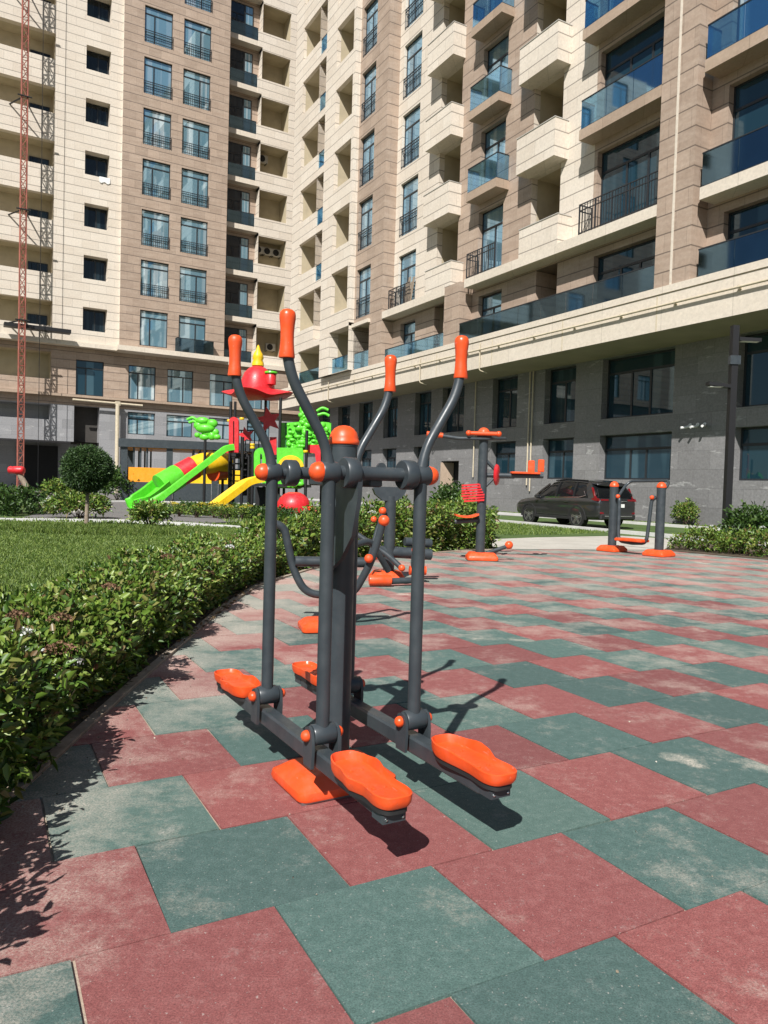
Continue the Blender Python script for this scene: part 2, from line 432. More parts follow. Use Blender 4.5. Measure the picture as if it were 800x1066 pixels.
# ------------------------------------------------------------------ camera, sun, sky
H, TH, RO = 1.25, .0347, .0282
cam = bpy.data.cameras.new('camera'); co = bpy.data.objects.new('camera', cam); COL.objects.link(co)
cam.sensor_fit = 'VERTICAL'; cam.sensor_height = 24; cam.lens = 24*780/1066
cam.clip_start = .05; cam.clip_end = 1000
c_, s_ = math.cos(RO), math.sin(RO); Rt = V((1, 0, 0)); Dn = V((0, -math.sin(TH), -math.cos(TH))); Fw = V((0, math.cos(TH), -math.sin(TH)))
right = Rt*c_-Dn*s_; up = -(Rt*s_+Dn*c_)
mw = Matrix((right, up, -Fw)).transposed().to_4x4(); mw.translation = V((0, 0, H)); co.matrix_world = mw
scene.camera = co

SUN_AZ = math.atan2(-.275, -.96); SUN_EL = math.radians(45)
to_sun = V((math.sin(SUN_AZ)*math.cos(SUN_EL), math.cos(SUN_AZ)*math.cos(SUN_EL), math.sin(SUN_EL)))
sl = bpy.data.lights.new('sun', 'SUN'); sl.energy = 5.0; sl.angle = math.radians(.5); sl.color = (1, .97, .93)
so = bpy.data.objects.new('sun', sl); COL.objects.link(so); so.rotation_euler = to_sun.to_track_quat('Z', 'Y').to_euler(); so.location = (0, -20, 40)
w = bpy.data.worlds.new('World'); scene.world = w; w.use_nodes = True
nt = w.node_tree; bg = nt.nodes['Background']
sky = nt.nodes.new('ShaderNodeTexSky'); sky.sky_type = 'NISHITA'; sky.sun_disc = False
sky.sun_elevation = SUN_EL; sky.sun_rotation = SUN_AZ; sky.air_density = 1.; sky.dust_density = .6; sky.altitude = 100
nt.links.new(sky.outputs[0], bg.inputs[0]); bg.inputs[1].default_value = .05
scene.view_settings.view_transform = 'Standard'; scene.view_settings.look = 'None'
scene.view_settings.exposure = .5; scene.view_settings.gamma = 1.; scene.view_settings.use_curve_mapping = False

# ------------------------------------------------------------------ building parts shared by both blocks
def window(parent, x0, x1, z0, z1, y, pane='pane', trans=.26, mull=(.5,), fr=.07, rail=0.):
    """dark frame with transom and mullions, glass set back; y is the plane of the frame front"""
    mb = MB(); d = .08
    mb.box(x0, x0+fr, y, y+d, z0, z1); mb.box(x1-fr, x1, y, y+d, z0, z1)
    mb.box(x0+fr, x1-fr, y, y+d, z0, z0+fr); mb.box(x0+fr, x1-fr, y, y+d, z1-fr, z1)
    zt = z1-(z1-z0)*trans
    if trans: mb.box(x0+fr, x1-fr, y, y+d, zt-.05, zt+.05)
    for m in mull:
        xm = x0+(x1-x0)*m; mb.box(xm-.05, xm+.05, y-.004, y+d, z0+fr, zt-.05 if trans else z1-fr)
    if rail:
        zr = z0+rail; n = max(4, int((x1-x0)/.16))
        mb.box(x0-.02, x1+.02, y-.20, y-.16, zr-.05, zr); mb.box(x0-.02, x1+.02, y-.20, y-.16, zr-.22, zr-.18); mb.box(x0-.02, x1+.02, y-.20, y-.16, z0+.1, z0+.14)
        for i in range(n+1):
            xx = x0+(x1-x0)*i/n; mb.box(xx-.012, xx+.012, y-.192, y-.168, z0+.02, zr)
    f = mb.build('window', 'frame', parent)
    p = MB(); p.box(x0+fr*.6, x1-fr*.6, y+.03, y+.05, z0+fr*.6, z1-fr*.6)
    p.build('pane', pane, f)
    return f

def glassrail(parent, pts, z0, h=1.2, mat='bglass', post=True):
    """frameless glass balustrade along a polyline of (x, y), with a dark handrail"""
    g = MB(); r = MB()
    for (a, b) in zip(pts[:-1], pts[1:]):
        a = V((*a, 0)); b = V((*b, 0)); u = (b-a); L = u.length; u.normalize(); n = V((-u.y, u.x, 0))
        k = max(1, round(L/1.6))
        for i in range(k):
            p = a+u*(L*i/k+.012); q = a+u*(L*(i+1)/k-.012); c = (p+q)/2
            g.obox((c.x, c.y, z0+h/2), u, n, (q-p).length/2, .009, h/2-.02)
        c = (a+b)/2; r.obox((c.x, c.y, z0+h), u, n, L/2, .025, .022)
        r.obox((c.x, c.y, z0+.02), u, n, L/2, .03, .02)
    o = g.build('glass_balustrade', mat, parent); r.build('handrail', 'rail', o)
    return o

def barrail(parent, pts, z0, h=1.3):
    r = MB()
    for (a, b) in zip(pts[:-1], pts[1:]):
        a = V((*a, 0)); b = V((*b, 0)); u = (b-a); L = u.length; u.normalize(); n = V((-u.y, u.x, 0)); c = (a+b)/2
        for zz in (.08, h-.28, h-.02): r.obox((c.x, c.y, z0+zz), u, n, L/2, .02, .02)
        k = int(L/.15)
        for i in range(k+1):
            p = a+u*(L*i/k); w_ = .025 if i % 6 == 0 else .011
            r.obox((p.x, p.y, z0+h/2), u, n, w_, w_, h/2)
    return r.build('railing', 'rail', parent)

def ac_unit(parent_xf, x, y, z, label):
    """outdoor air conditioner: casing, round fan grille, bracket"""
    p = parent_xf @ V((x, y, z)); rz = parent_xf.to_euler().z
    t = thing('air_conditioner', label, 'air conditioner', p, rz, 'air conditioner units on the balconies')
    m = MB(); m.obox((0, 0, .36), (1, 0, 0), (0, 1, 0), .48, .18, .34, ch=.02); m.build('casing', 'acgrey', t)
    g = MB(); g.lathe((-.1, -.18, .36), (0, -1, 0), [(.30, 0), (.30, .03), (.26, .03), (.26, .005), (.07, .005), (.07, .03), (0, .03)], 20); g.build('fan_grille', 'black', t)
    b = MB(); b.box(-.4, -.34, -.18, .4, -.03, .02); b.box(.34, .4, -.18, .4, -.03, .02); b.build('bracket', 'black', t)
    return t

# ------------------------------------------------------------------ right-hand apartment block
AR = -.509; r_ = V((math.sin(AR), math.cos(AR), 0)); nR = V((-math.cos(AR), math.sin(AR), 0))
S0 = 58.
RB = thing('apartment_block', 'cream and brown apartment block on the right with jutting balconies over a grey podium', 'building',
           r_*S0+nR*-23.4, math.atan2(-r_.y, -r_.x))
RX = Matrix.Translation(RB.location) @ Matrix.Rotation(RB.rotation_euler.z, 4, 'Z')
X = lambda s: S0-s
F = [12.12, 16.55, 20.72, 24.95, 29.17, 33.4, 37.62, 41.84, 46.06]; TOP = 50.2
f0 = 8.95
nxt = lambda k: F[k+1] if k+1 < len(F) else TOP

cr = MB(); bw = MB(); pl_ = MB()
# --- flat wall between the near end and the first pier
op_near = []; op_w1 = []; op_c1 = []; op_b = []; op_c2 = []
for k, f in enumerate(F):
    top = nxt(k)-.43-.40
    op_near.append((X(17.8), X(11.4), f, top, .35)); op_near.append((X(9.), X(5.), f+.2, top, .3))
    op_w1.append((X(24.12), X(20.35), f, top, .35))
    op_b.append((X(32.62), X(30.55), f, top, .35))
    op_c2.append((X(40.95), X(38.9), f+.15, f+3.4, .25))
    op_c1.append((X(28.4), X(26.4), f+.01, nxt(k)-.46, 1.9)); op_c1.append((X(36.6), X(34.5), f+.01, nxt(k)-.46, 1.9))
base_op = [(X(17.8), X(11.4), f0, 11.3, .35), (X(24.12), X(20.35), f0, 11.32, .35), (X(27.85), X(26.4), f0, 11.6, 1.9), (X(32.4), X(30.45), f0, 11.32, .35),
           (X(36.65), X(35.7), f0, 11.6, 1.9), (X(40.5), X(38.75), f0, 11.3, .35)]
bw.wall(X(18.6), X(4), f0, TOP, 0, op_near+base_op[:1])
bw.wall(X(24.3), X(20.), f0, TOP, 0, op_w1+base_op[1:2])
bw.wall(X(41.6), X(24.3), f0, F[0], 0, base_op[2:])
cr.wall(X(26.4), X(24.3), F[0], TOP, 0)
cr.wall(X(28.4), X(26.4), F[0], TOP, 0, op_c1)
bw.wall(X(34.5), X(28.4), F[0], TOP, 0, op_b)
cr.wall(X(36.6), X(34.5), F[0], TOP, 0, op_c1)
cr.wall(X(41.6), X(36.6), F[0], TOP, 0, op_c2)
# piers
ps = MB(); ps.box(X(19.38), X(19.28), -.812, -.803, f0, TOP); ps.build('pier_joint', 'band', RB)
bw.box(X(20.1), X(18.5), -.803, 0, f0, TOP)
bw.box(X(43.), X(41.5), -.803, 0, f0, TOP)
bw.box(X(34.45), X(33.), -.79, 0, f0, F[0])
bw.box(X(10.9), X(9.4), -.803, 0, f0, TOP)
# window strip left of the second pier
op_s = []; op_B = []; op_A = []
for k, f in enumerate(F):
    op_s.append((X(45.1), X(43.15), f+.2, f+3.4, .28))
    op_B.append((X(48.3), X(45.7), f+1., nxt(k)-.6, 2.))
    op_A.append((X(56.3), X(53.1), f+1.2, nxt(k)-.5, 2.)); op_A.append((X(53.1), X(50.3), f+.05, nxt(k)-.5, 2.))
bw.wall(X(45.35), X(42.9), F[0], TOP, -.8, op_s)
bw.wall(X(45.35), X(42.9), f0, F[0], -.8, [(X(45.35), X(43.15), f0+.02, 11.9, 1.7)])
cr.wall(X(50.05), X(45.35), F[0], TOP, -1.2, op_B)
cr.wall(X(50.05), X(45.35), f0, F[0], -1.2, [(X(48.4), X(45.35), f0+.02, 11.9, 2.1)])
cr.quad((X(45.35), -1.2, F[0]), (X(45.35), -.8, F[0]), (X(45.35), -.8, TOP), (X(45.35), -1.2, TOP))
cr.quad((X(50.05), -.4, f0), (X(50.05), -1.2, f0), (X(50.05), -1.2, TOP), (X(50.05), -.4, TOP))
cr.wall(X(57.9), X(50.05), F[0], TOP, -.4, op_A)
cr.wall(X(57.9), X(50.05), f0, F[0], -.4, [(X(56.), X(50.4), f0+.02, 11.7, 2.)])
cr.quad((X(57.9), 14, f0), (X(57.9), -.4, f0), (X(57.9), -.4, TOP), (X(57.9), 14, TOP))
bw.quad((X(4), 0, f0), (X(4), 14, f0), (X(4), 14, TOP), (X(4), 0, TOP))
bw.quad((X(4), 14, 0), (X(57.9), 14, 0), (X(57.9), 14, TOP), (X(4), 14, TOP))
bw.quad((X(57.9), -.4, TOP), (X(4), -.4, TOP), (X(4), 14, TOP), (X(57.9), 14, TOP))
cr.build('cream_wall', 'cream', RB); bw.build('brown_wall', 'brown', RB)
# backs of the recessed loggias: one lined room each
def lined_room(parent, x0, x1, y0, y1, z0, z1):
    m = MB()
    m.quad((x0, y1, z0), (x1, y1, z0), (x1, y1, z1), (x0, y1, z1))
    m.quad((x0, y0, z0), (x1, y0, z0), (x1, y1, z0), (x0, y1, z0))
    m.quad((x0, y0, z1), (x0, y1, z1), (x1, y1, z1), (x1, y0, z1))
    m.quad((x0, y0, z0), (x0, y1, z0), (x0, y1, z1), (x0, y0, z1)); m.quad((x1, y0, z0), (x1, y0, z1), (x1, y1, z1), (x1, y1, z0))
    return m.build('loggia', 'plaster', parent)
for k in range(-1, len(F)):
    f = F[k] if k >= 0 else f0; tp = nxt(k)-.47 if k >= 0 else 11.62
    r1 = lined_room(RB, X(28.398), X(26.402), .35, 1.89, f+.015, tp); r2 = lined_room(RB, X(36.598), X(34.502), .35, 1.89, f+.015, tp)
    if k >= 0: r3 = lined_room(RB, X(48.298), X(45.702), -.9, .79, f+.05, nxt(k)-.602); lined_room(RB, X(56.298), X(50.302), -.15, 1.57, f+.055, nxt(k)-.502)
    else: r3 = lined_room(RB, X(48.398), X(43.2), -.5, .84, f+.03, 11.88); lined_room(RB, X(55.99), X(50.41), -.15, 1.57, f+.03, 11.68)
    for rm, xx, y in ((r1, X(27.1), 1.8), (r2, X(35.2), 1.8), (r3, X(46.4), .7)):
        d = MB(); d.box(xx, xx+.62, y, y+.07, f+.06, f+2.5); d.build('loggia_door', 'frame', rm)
jm = MB()
for k, f in enumerate(F): jm.box(X(53.1), X(52.2), .2, 1.5, f+.06, nxt(k)-.5)
jm.build('loggia_pier', 'brown', RB)
# windows
for k, f in enumerate(F):
    top = nxt(k)-.43-.40
    window(RB, X(17.8), X(11.4), f, top, .26, 'panedark' if k < 1 else 'paneblue', .24, (.34, .66))
    window(RB, X(24.12), X(20.35), f, top, .26, 'paneblue' if k > 1 else 'panedark', .24, (.38, .68))
    window(RB, X(32.62), X(30.55), f, top, .26, 'paneblue', .26, (.55,))
    window(RB, X(40.95), X(38.9), f+.15, f+3.4, .17, 'paneblue', .26, (.42,), rail=1.25)
    window(RB, X(45.1), X(43.15), f+.2, f+3.4, -.6, 'paneblue', .24, (.5,), rail=1.25)
for (a, b) in ((17.8, 11.4), (24.12, 20.35)): window(RB, X(a), X(b), f0, 11.3, .26, 'panedark', .3, (.35, .62))
window(RB, X(32.4), X(30.45), f0, 11.3, .26, 'paneblue', .3); window(RB, X(40.5), X(38.75), f0, 11.3, .26, 'paneblue', .3)
window(RB, X(45.0), X(43.6), f0, 11.4, .75, 'paneblue', .26)
# balconies
def slab(s0, s1, f, mat='brownband', th=.43, out=.8):
    m = MB(); m.box(X(s1), X(s0), -out, -.002, f-th, f); return m.build('balcony_slab', mat, RB)
for k, f in enumerate(F):
    o = slab(10.95, 18.22, f, 'band' if k == 0 else 'brownband')
    glassrail(o, [(X(18.2), -.02), (X(18.2), -.74), (X(10.98), -.74)], f, 1.2, 'dglass' if k == 0 else 'bglass')
    if k:
        o = slab(20.12, 24.44, f); glassrail(o, [(X(24.4), -.02), (X(24.4), -.74), (X(20.13), -.74)], f, 1.22)
        o = slab(30.15, 32.7, f); glassrail(o, [(X(32.66), -.02), (X(32.66), -.74), (X(30.19), -.74), (X(30.19), -.02)], f, 1.25)
    for (a, b) in ((25.98, 28.62), (34.3, 36.9)):
        m = MB(); zb = f-.45 if k else f+.002; zt = f+1.22 if k else f+1.3
        if k == 0: a -= .4; b -= .4
        m.box(X(b), X(a), -.803, -.65, zb, zt); m.box(X(a+.15), X(a), -.65, -.002, zb, zt); m.box(X(b), X(b-.15), -.65, -.002, zb, zt)
        m.box(X(b-.15), X(a+.15), -.65, -.002, zb, zb+.3)
        o = m.build('balcony_box', 'cream', RB)
        c = MB(); c.box(X(b+.02), X(a-.02), -.83, -.63, zt, zt+.04); c.box(X(a+.16), X(a-.02), -.63, -.002, zt, zt+.04); c.build('coping', 'acgrey', o)
    if k > 0:
        o = glassrail(RB, [(X(53.05), -.3), (X(50.1), -.3)], f+.05, 1.2)
lg = MB(); lg.box(X(32.6), X(20.12), -.806, -.002, 11.69, 12.12); lg.box(X(41.48), X(34.47), -.806, -.002, 11.69, 12.12)
lg.box(X(45.33), X(43.02), -1.0, -.802, 11.75, 11.98)
lg.build('ledge', 'band', RB)
barrail(RB, [(X(24.3), -.05), (X(24.3), -.74), (X(20.15), -.74)], 12.12, 1.3)
barrail(RB, [(X(32.5), -.05), (X(32.5), -.74), (X(30.2), -.74)], 12.12, 1.3)
barrail(RB, [(X(41.2), -.05), (X(41.2), -.5), (X(38.7), -.5)], 12.12, 1.3)
# fascia band and terrace over the podium
fa = MB(); fa.box(X(59), X(4), -.82, 1.885, 7.333, 8.66); fa.box(X(59), X(4), -.86, 1.885, 8.69, f0)
fa.box(X(59), X(4), -.80, 1.885, 8.66, 8.69)
fa.build('fascia_band', 'band', RB)
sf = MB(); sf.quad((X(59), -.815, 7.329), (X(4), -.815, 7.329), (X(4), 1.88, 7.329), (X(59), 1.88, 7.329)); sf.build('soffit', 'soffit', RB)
for s in (10.8, 15.2, 19.9, 25., 30., 35., 40., 45., 50., 55.):
    jt = MB(); jt.box(X(s+.03), X(s-.03), -.826, -.82, 7.333, 8.66); jt.build('fascia_joint', 'pipe', RB)
fp = MB(); fp.cyl((X(58.5), -.95, 8.22), (X(4.5), -.95, 8.22), .045, 10)
for s in np.arange(6, 58, 2.6): fp.box(X(s+.04), X(s-.04), -.97, -.82, 8.16, 8.28)
for s in (30.9, 36.6, 49.):
    fp.tube(fillet([(X(s), -.9, 8.6), (X(s), -.9, 7.2), (X(s)+.1, -.5, 7.1)], .1), .03, 8)
fp.build('fascia_pipe', 'pipe', RB)
glassrail(RB, [(X(18.2), -.02), (X(18.2), -.74), (X(11), -.74)], f0, 1.0, 'dglass')
glassrail(RB, [(X(33.), -.74), (X(20.12), -.74)], f0, .95, 'dglass')
glassrail(RB, [(X(41.05), -.74), (X(34.47), -.74)], f0, .75, 'bglass')
glassrail(RB, [(X(48.3), -.95), (X(45.4), -.95), (X(45.4), -.7), (X(43.2), -.7)], f0, 1.1, 'bglass')
glassrail(RB, [(X(55.9), -.3), (X(50.45), -.3)], f0, 1.1, 'bglass')
# podium
pw = MB(); PY = 1.89; ops = []
PS = [(5., 9.), (10.4, 12.6), (14.35, 18.35), (21.25, 25.25), (26.95, 29.13), (31.28, 33.4), (36.1, 38.4), (39.67, 41.6), (43.85, 45.75), (47.4, 49.5), (51., 53.1), (54.6, 56.8)]
for a, b in PS:
    ops.append((X(b), X(a), 4.57, 7.3, .5))
    if a == 36.1: ops.append((X(38.34), X(36.45), 0, 2.86, .8))
    else: ops.append((X(b), X(a), 1.83, 3.83, .5))
pw.wall(X(59), X(4), 0, 7.33, PY, ops)
pw.quad((X(59), 14, 0), (X(59), PY, 0), (X(59), PY, 7.33), (X(59), 14, 7.33)); pw.quad((X(4), PY, 0), (X(4), 14, 0), (X(4), 14, 7.33), (X(4), PY, 7.33))
pw.build('podium_wall', 'grey', RB)
for a, b in PS:
    wide = b-a > 3
    window(RB, X(b), X(a), 4.57, 7.3, PY+.36, 'panedark', .25, (.36, .62) if wide else (.52,), .09)
    if a != 36.1: window(RB, X(b), X(a), 1.83, 3.83, PY+.36, 'panedark', .32, (.38, .6) if wide else (.52,), .08)
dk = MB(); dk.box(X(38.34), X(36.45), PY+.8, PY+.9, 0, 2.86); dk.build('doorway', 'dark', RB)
dl = MB(); dl.obox((X(38.2), PY+.35, 1.4), (.25, 1, 0), (1, -.25, 0), .42, .03, 1.38); dl.build('door_leaf', 'brownband', RB)
for s, z0 in ((30.2, 1.5), (29.95, 1.2), (34.9, 1.9)):
    pp = MB(); pp.cyl((X(s), PY-.08, 7.32), (X(s), PY-.08, z0), .036, 10); pp.build('downpipe', 'pipe', RB)
for s, z, y, lb in ((35.5, F[1]+1.0, 1.3, 'grey air conditioner in the cream balcony box beside the glass balconies'), (27.4, F[1]+.9, 1.4, 'grey air conditioner hung in the upper loggia left of the wide glass balcony'), (27.3, F[0]+1.15, 1.4, 'grey air conditioner in the lowest loggia above the pale ledge')):
    ac_unit(RX, X(s), y, z, lb)
for i, s in enumerate((20.35, 20.0, 19.68)):
    t = thing('security_camera', ['leftmost of three white security cameras on the grey podium wall', 'middle one of three white security cameras on the grey podium wall', 'rightmost of three white security cameras on the grey podium wall'][i], 'security camera', RX @ V((X(s), PY, 3.98)), RB.rotation_euler.z, 'white security cameras on the podium wall')
    d = V(((-.35, -.75, -.16), (-.05, -.85, -.16), (.35, -.8, -.12))[i]).normalized()
    m = MB(); m.tube([d*.05, d*.42], [.055, .05], 12); m.build('camera_body', 'white', t)
    m = MB(); m.lathe((0, 0, .06), (0, -1, 0), [(.06, -.005), (.06, .03), (.03, .05), (.025, .1)], 12); m.build('wall_mount', 'white', t)

# ------------------------------------------------------------------ left-hand apartment block
AL = 1.037; l_ = V((math.sin(AL), math.cos(AL), 0)); nL = V((math.cos(AL), -math.sin(AL), 0))
LB = thing('apartment_block', 'tall cream and brown apartment block at left behind the red lattice mast', 'building', nL*-66.3, math.atan2(l_.y, l_.x))
LX = Matrix.Translation(LB.location) @ Matrix.Rotation(LB.rotation_euler.z, 4, 'Z')
G = [12.34+4.22*k for k in range(9)]; LT = 50.4
cr = MB(); bw = MB(); gy = MB(); pz = MB(); bd = MB()
op = []
for f in G: op += [(9.9, 11.8, f+1.05, f+2.95, .9), (-8, 7.6, f+1.05, f+3.07, 1.8)]
cr.wall(-8, 12.75, 11.93, LT, 0, op)
op = []
for f in G: op += [(14.4, 16.75, f+.3, f+3.3, .22), (17.7, 20.1, f+.3, f+3.3, .22)]
bw.wall(12.75, 21.8, 11.93, LT, -.3, op)
cr.quad((12.75, -.3, 11.93), (12.75, 0, 11.93), (12.75, 0, LT), (12.75, -.3, LT))
bw.quad((21.8, -.3, 11.93), (21.8, 1.6, 11.93), (21.8, 1.6, LT), (21.8, -.3, LT))
for k, f in enumerate(G):
    n = f+4.22
    lined_room(LB, -7.99, 7.59, .5, 1.79, f+1.06, f+3.06)
    window(LB, 5.9, 7.4, f+.9, f+2.15, 1.72, 'paneblack', 0, (.5,))
    window(LB, 9.9, 11.8, f+1.05, f+2.93, .8, 'paneblack', 0, (.55,), .09)
    window(LB, 14.4, 16.75, f+.3, f+3.3, -.16, 'paneL', .2, (.36,), .07, rail=1.0 if k else 0)
    window(LB, 17.7, 20.1, f+.3, f+3.3, -.16, 'paneL', .2, (.62,), .07, rail=1.0 if k else 0)
    # recessed balcony column
    sl_ = MB(); sl_.box(22.0, 24.8, .72, 1.6, f-.55, f-.1); sl_ = sl_.build('balcony_slab', 'band', LB)
    glassrail(sl_, [(22.2, .78), (24.78, .78)], f-.1, 1.15, 'navyglass')
    window(LB, 22.2, 23.75, f-.08, f+3.2, 1.5, 'panenavy', .3, (.5,)); window(LB, 23.75, 24.55, f-.08, f+3.2, 1.5, 'paneL', .22, ())
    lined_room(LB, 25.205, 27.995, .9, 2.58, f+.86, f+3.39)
bw.wall(21.8, 25.2, 11.93, LT, 1.6, [(22.2, 24.55, f-.08, f+3.2, .1) for f in G])
cr.wall(25.2, 36, 11.93, LT, .7, [(25.2, 28., f+.85, f+3.4, 1.9) for f in G])
for f in G: cr.box(24.8, 25.2, .7, 1.55, f-.55, f+.85)
wg = MB(); wg.wall(-24, -8, 11.93, LT, -.3, [(a, a+2.4, f+.3, f+3.3, .22) for f in G for a in (-21, -15.5)])
wg.build('wing_wall', 'brown', LB); wg = MB(); wg.wall(-40, -24, 11.93, LT, 0, [(-36, -30, f+1.05, f+3., 1.8) for f in G]); wg.build('wing_wall', 'cream', LB)
for f in G:
    lined_room(LB, -35.99, -30.01, .5, 1.79, f+1.06, f+2.99)
    for a in (-21, -15.5): window(LB, a, a+2.4, f+.3, f+3.3, -.16, 'paneL', .2, (.4,), .07)
cr.build('cream_wall', 'cream', LB); bw.build('brown_wall', 'brown', LB)
bd.box(12.5, 22.05, -1.15, .48, 11.93, 12.34); bd.box(-8, 12.5, -.38, .48, 11.95, 12.3); bd.box(22.05, 36, .3, .7, 11.9, 12.3)
bd.build('ledge', 'band', LB)
bd = MB(); bd.box(-8, 36, .02, .5, 7.85, 8.05); bd.build('string_course', 'brownband', LB)
lo = MB(); WL = [(9.5, 11.7), (13.7, 16.), (17., 19.3), (20.8, 23.), (24.4, 26.7)]
wg = MB(); wg.wall(-40, -8, 0, 11.93, .5); wg.build('wing_wall', 'greyL', LB); lo.wall(-8, 36, 7.2, 11.93, .5, [(a, b, 8.1, 11., .25) for a, b in WL]+[(-8, 7.6, 9.2, 11.4, 1.5)])
lined_room(LB, -7.99, 7.59, .7, 1.99, 9.21, 11.39)
lo.build('lower_brown_wall', 'brown', LB)
for a, b in WL: window(LB, a, b, 8.1, 11., .66, 'paneL' if a > 12 else 'panedark', .22, (.36,) if a < 16.5 else (.62,), .07)
gy.wall(-8, 36, 0, 7.2, .5, [(a, b, 5.1, 7., .25) for a, b in WL[1:]]+[(-8, 7.6, 5.9, 7.15, 2.), (-8, 11.4, 0, 4.2, 4.5), (9.4, 11.4, 4.2, 7.19, 1.)])
gy.build('grey_wall', 'greyL', LB)
for a, b in WL[1:]: window(LB, a, b, 5.1, 7., .66, 'paneL', .3, (.36,) if a < 16.5 else (.62,), .07)
dk = MB(); dk.box(-39.9, 35.5, 5., 13., 0, 50); dk.box(-8, 7.6, 2.5, 2.6, 5.8, 7.2); dk.box(5.5, 8.9, 4.7, 4.9, 0, 3.9); dk.build('sky_block_core', 'greyL', LB)  # added core box blocks sky showing through the openings; thin boxes back recesses
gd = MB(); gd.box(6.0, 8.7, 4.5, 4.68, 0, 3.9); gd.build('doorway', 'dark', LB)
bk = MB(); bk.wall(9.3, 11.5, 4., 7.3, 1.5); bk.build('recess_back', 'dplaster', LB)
rb = MB(); rb.quad((-40, 0, LT), (36, 0, LT), (36, 14, LT), (-40, 14, LT)); rb.quad((-40, 14, 0), (-40, 0, 0), (-40, 0, LT), (-40, 14, LT)); rb.quad((36, .5, 0), (36, 14, 0), (36, 14, LT), (36, .5, LT))
rb.build('roof', 'band', LB)
glb = glassrail(LB, [(17.4, -.4), (17.4, -1.05), (20.6, -1.05), (20.6, -.4)], 12.34, 1.2, 'dglass')
for x, y, z, lb in ((26.0, 2.2, G[4]+2.3, 'grey air conditioner alone in a recessed balcony near the corner'), (25.8, 2.2, G[2]+2.2, 'leftmost grey air conditioner of three in a row in one recessed balcony'), (26.7, 2.2, G[2]+2.2, 'middle grey air conditioner of three in a row in one recessed balcony'), (27.6, 2.2, G[2]+2.2, 'rightmost grey air conditioner of three in a row in one recessed balcony'), (27.2, 2.2, G[0]+1.6, 'grey air conditioner in the recessed balcony just above the playground roof')):
    ac_unit(LX, x, y, z, lb)
# beige gas pipe: a standing leg and a run along the wall
t = thing('gas_pipe', 'beige gas pipe rising up the grey wall and running along the left block', 'pipe', LX @ V((13.2, .3, 0)), LB.rotation_euler.z)
m = MB(); m.cyl((-.45, -.35, 0), (-.45, -.35, 7.5), .17, 10); m.build('standpipe', 'pipe', t)
m = MB(); m.cyl((-4., -.35, 7.62), (1.6, -.35, 7.55), .09, 10); m.box(-.65, -.25, -.45, -.2, 7.4, 7.75); m.build('wall_run', 'pipe', t)

# ------------------------------------------------------------------ red lattice mast of the builders' hoist
AL_RZ = LB.rotation_euler.z; MASTP = LX @ V((5.25, -1.75, 0))
t = thing('hoist_mast', 'tall thin red lattice mast standing in front of the left block', 'hoist', MASTP, AL_RZ)
m = MB(); W_ = .21
for a, b in ((-1, -1), (1, -1), (1, 1), (-1, 1)): m.cyl((a*W_, b*W_, 0), (a*W_, b*W_, 47), .045, 6)
m.build('mast_leg', 'mast', t)
m = MB(); zz = 0.
cs = [V((-W_, -W_, 0)), V((W_, -W_, 0)), V((W_, W_, 0)), V((-W_, W_, 0))]
while zz < 46.4:
    for i in range(4):
        a, b = cs[i], cs[(i+1) % 4]
        m.cyl(a+V((0, 0, zz)), b+V((0, 0, zz)), .03, 5)
        a2, b2 = (a, b) if int(zz/.75) % 2 else (b, a)
        m.cyl(a2+V((0, 0, zz)), b2+V((0, 0, zz+.75)), .03, 5)
    zz += .75
m.build('lattice_bracing', 'mast', t)
for z in (13.2, 21.6, 30.1, 38.6):
    m = MB(); m.cyl((.25, .25, z), (.5, 1.74, z+.1), .06, 6); m.cyl((-.25, .25, z), (-.9, 1.74, z), .06, 6); m.cyl((-.5, -.3, z), (.5, -.3, z), .06, 6)
    m.build('wall_tie', 'black', t)
m = MB(); m.obox((1.2, .85, 12.9), (1, 0, 0), (0, 1, 0), 2.4, .45, .14); m.build('landing_platform', 'black', t)
m = MB(); m.cyl((1.25, 0, 0), (1.25, 0, 46), .02, 6); m.build('cable', 'black', t)
#@@GROUND
# ------------------------------------------------------------------ ground: one sheet to the horizon, then paving, road, lawn
sheet('ground', [(-300, -300), (300, -300), (300, 300), (-300, 300)], -.03, 'soil')
sheet('lawn', [(-60, -12), (60, -12), (60, 56), (-60, 56)], -.022, 'lawn')
sheet('asphalt_yard', [(-60, 44.5), (-14, 44.5), (-6, 62), (-45, 90), (-90, 60)], -.016, 'asphalt')

def along_R(c0, c1, s0, s1): return [tuple((r_*s+nR*c).xy) for s, c in ((s0, c0), (s0, c1), (s1, c1), (s1, c0))]
sheet('road', along_R(-17.6, -23.4, -20, 55), -.014, 'asphalt')

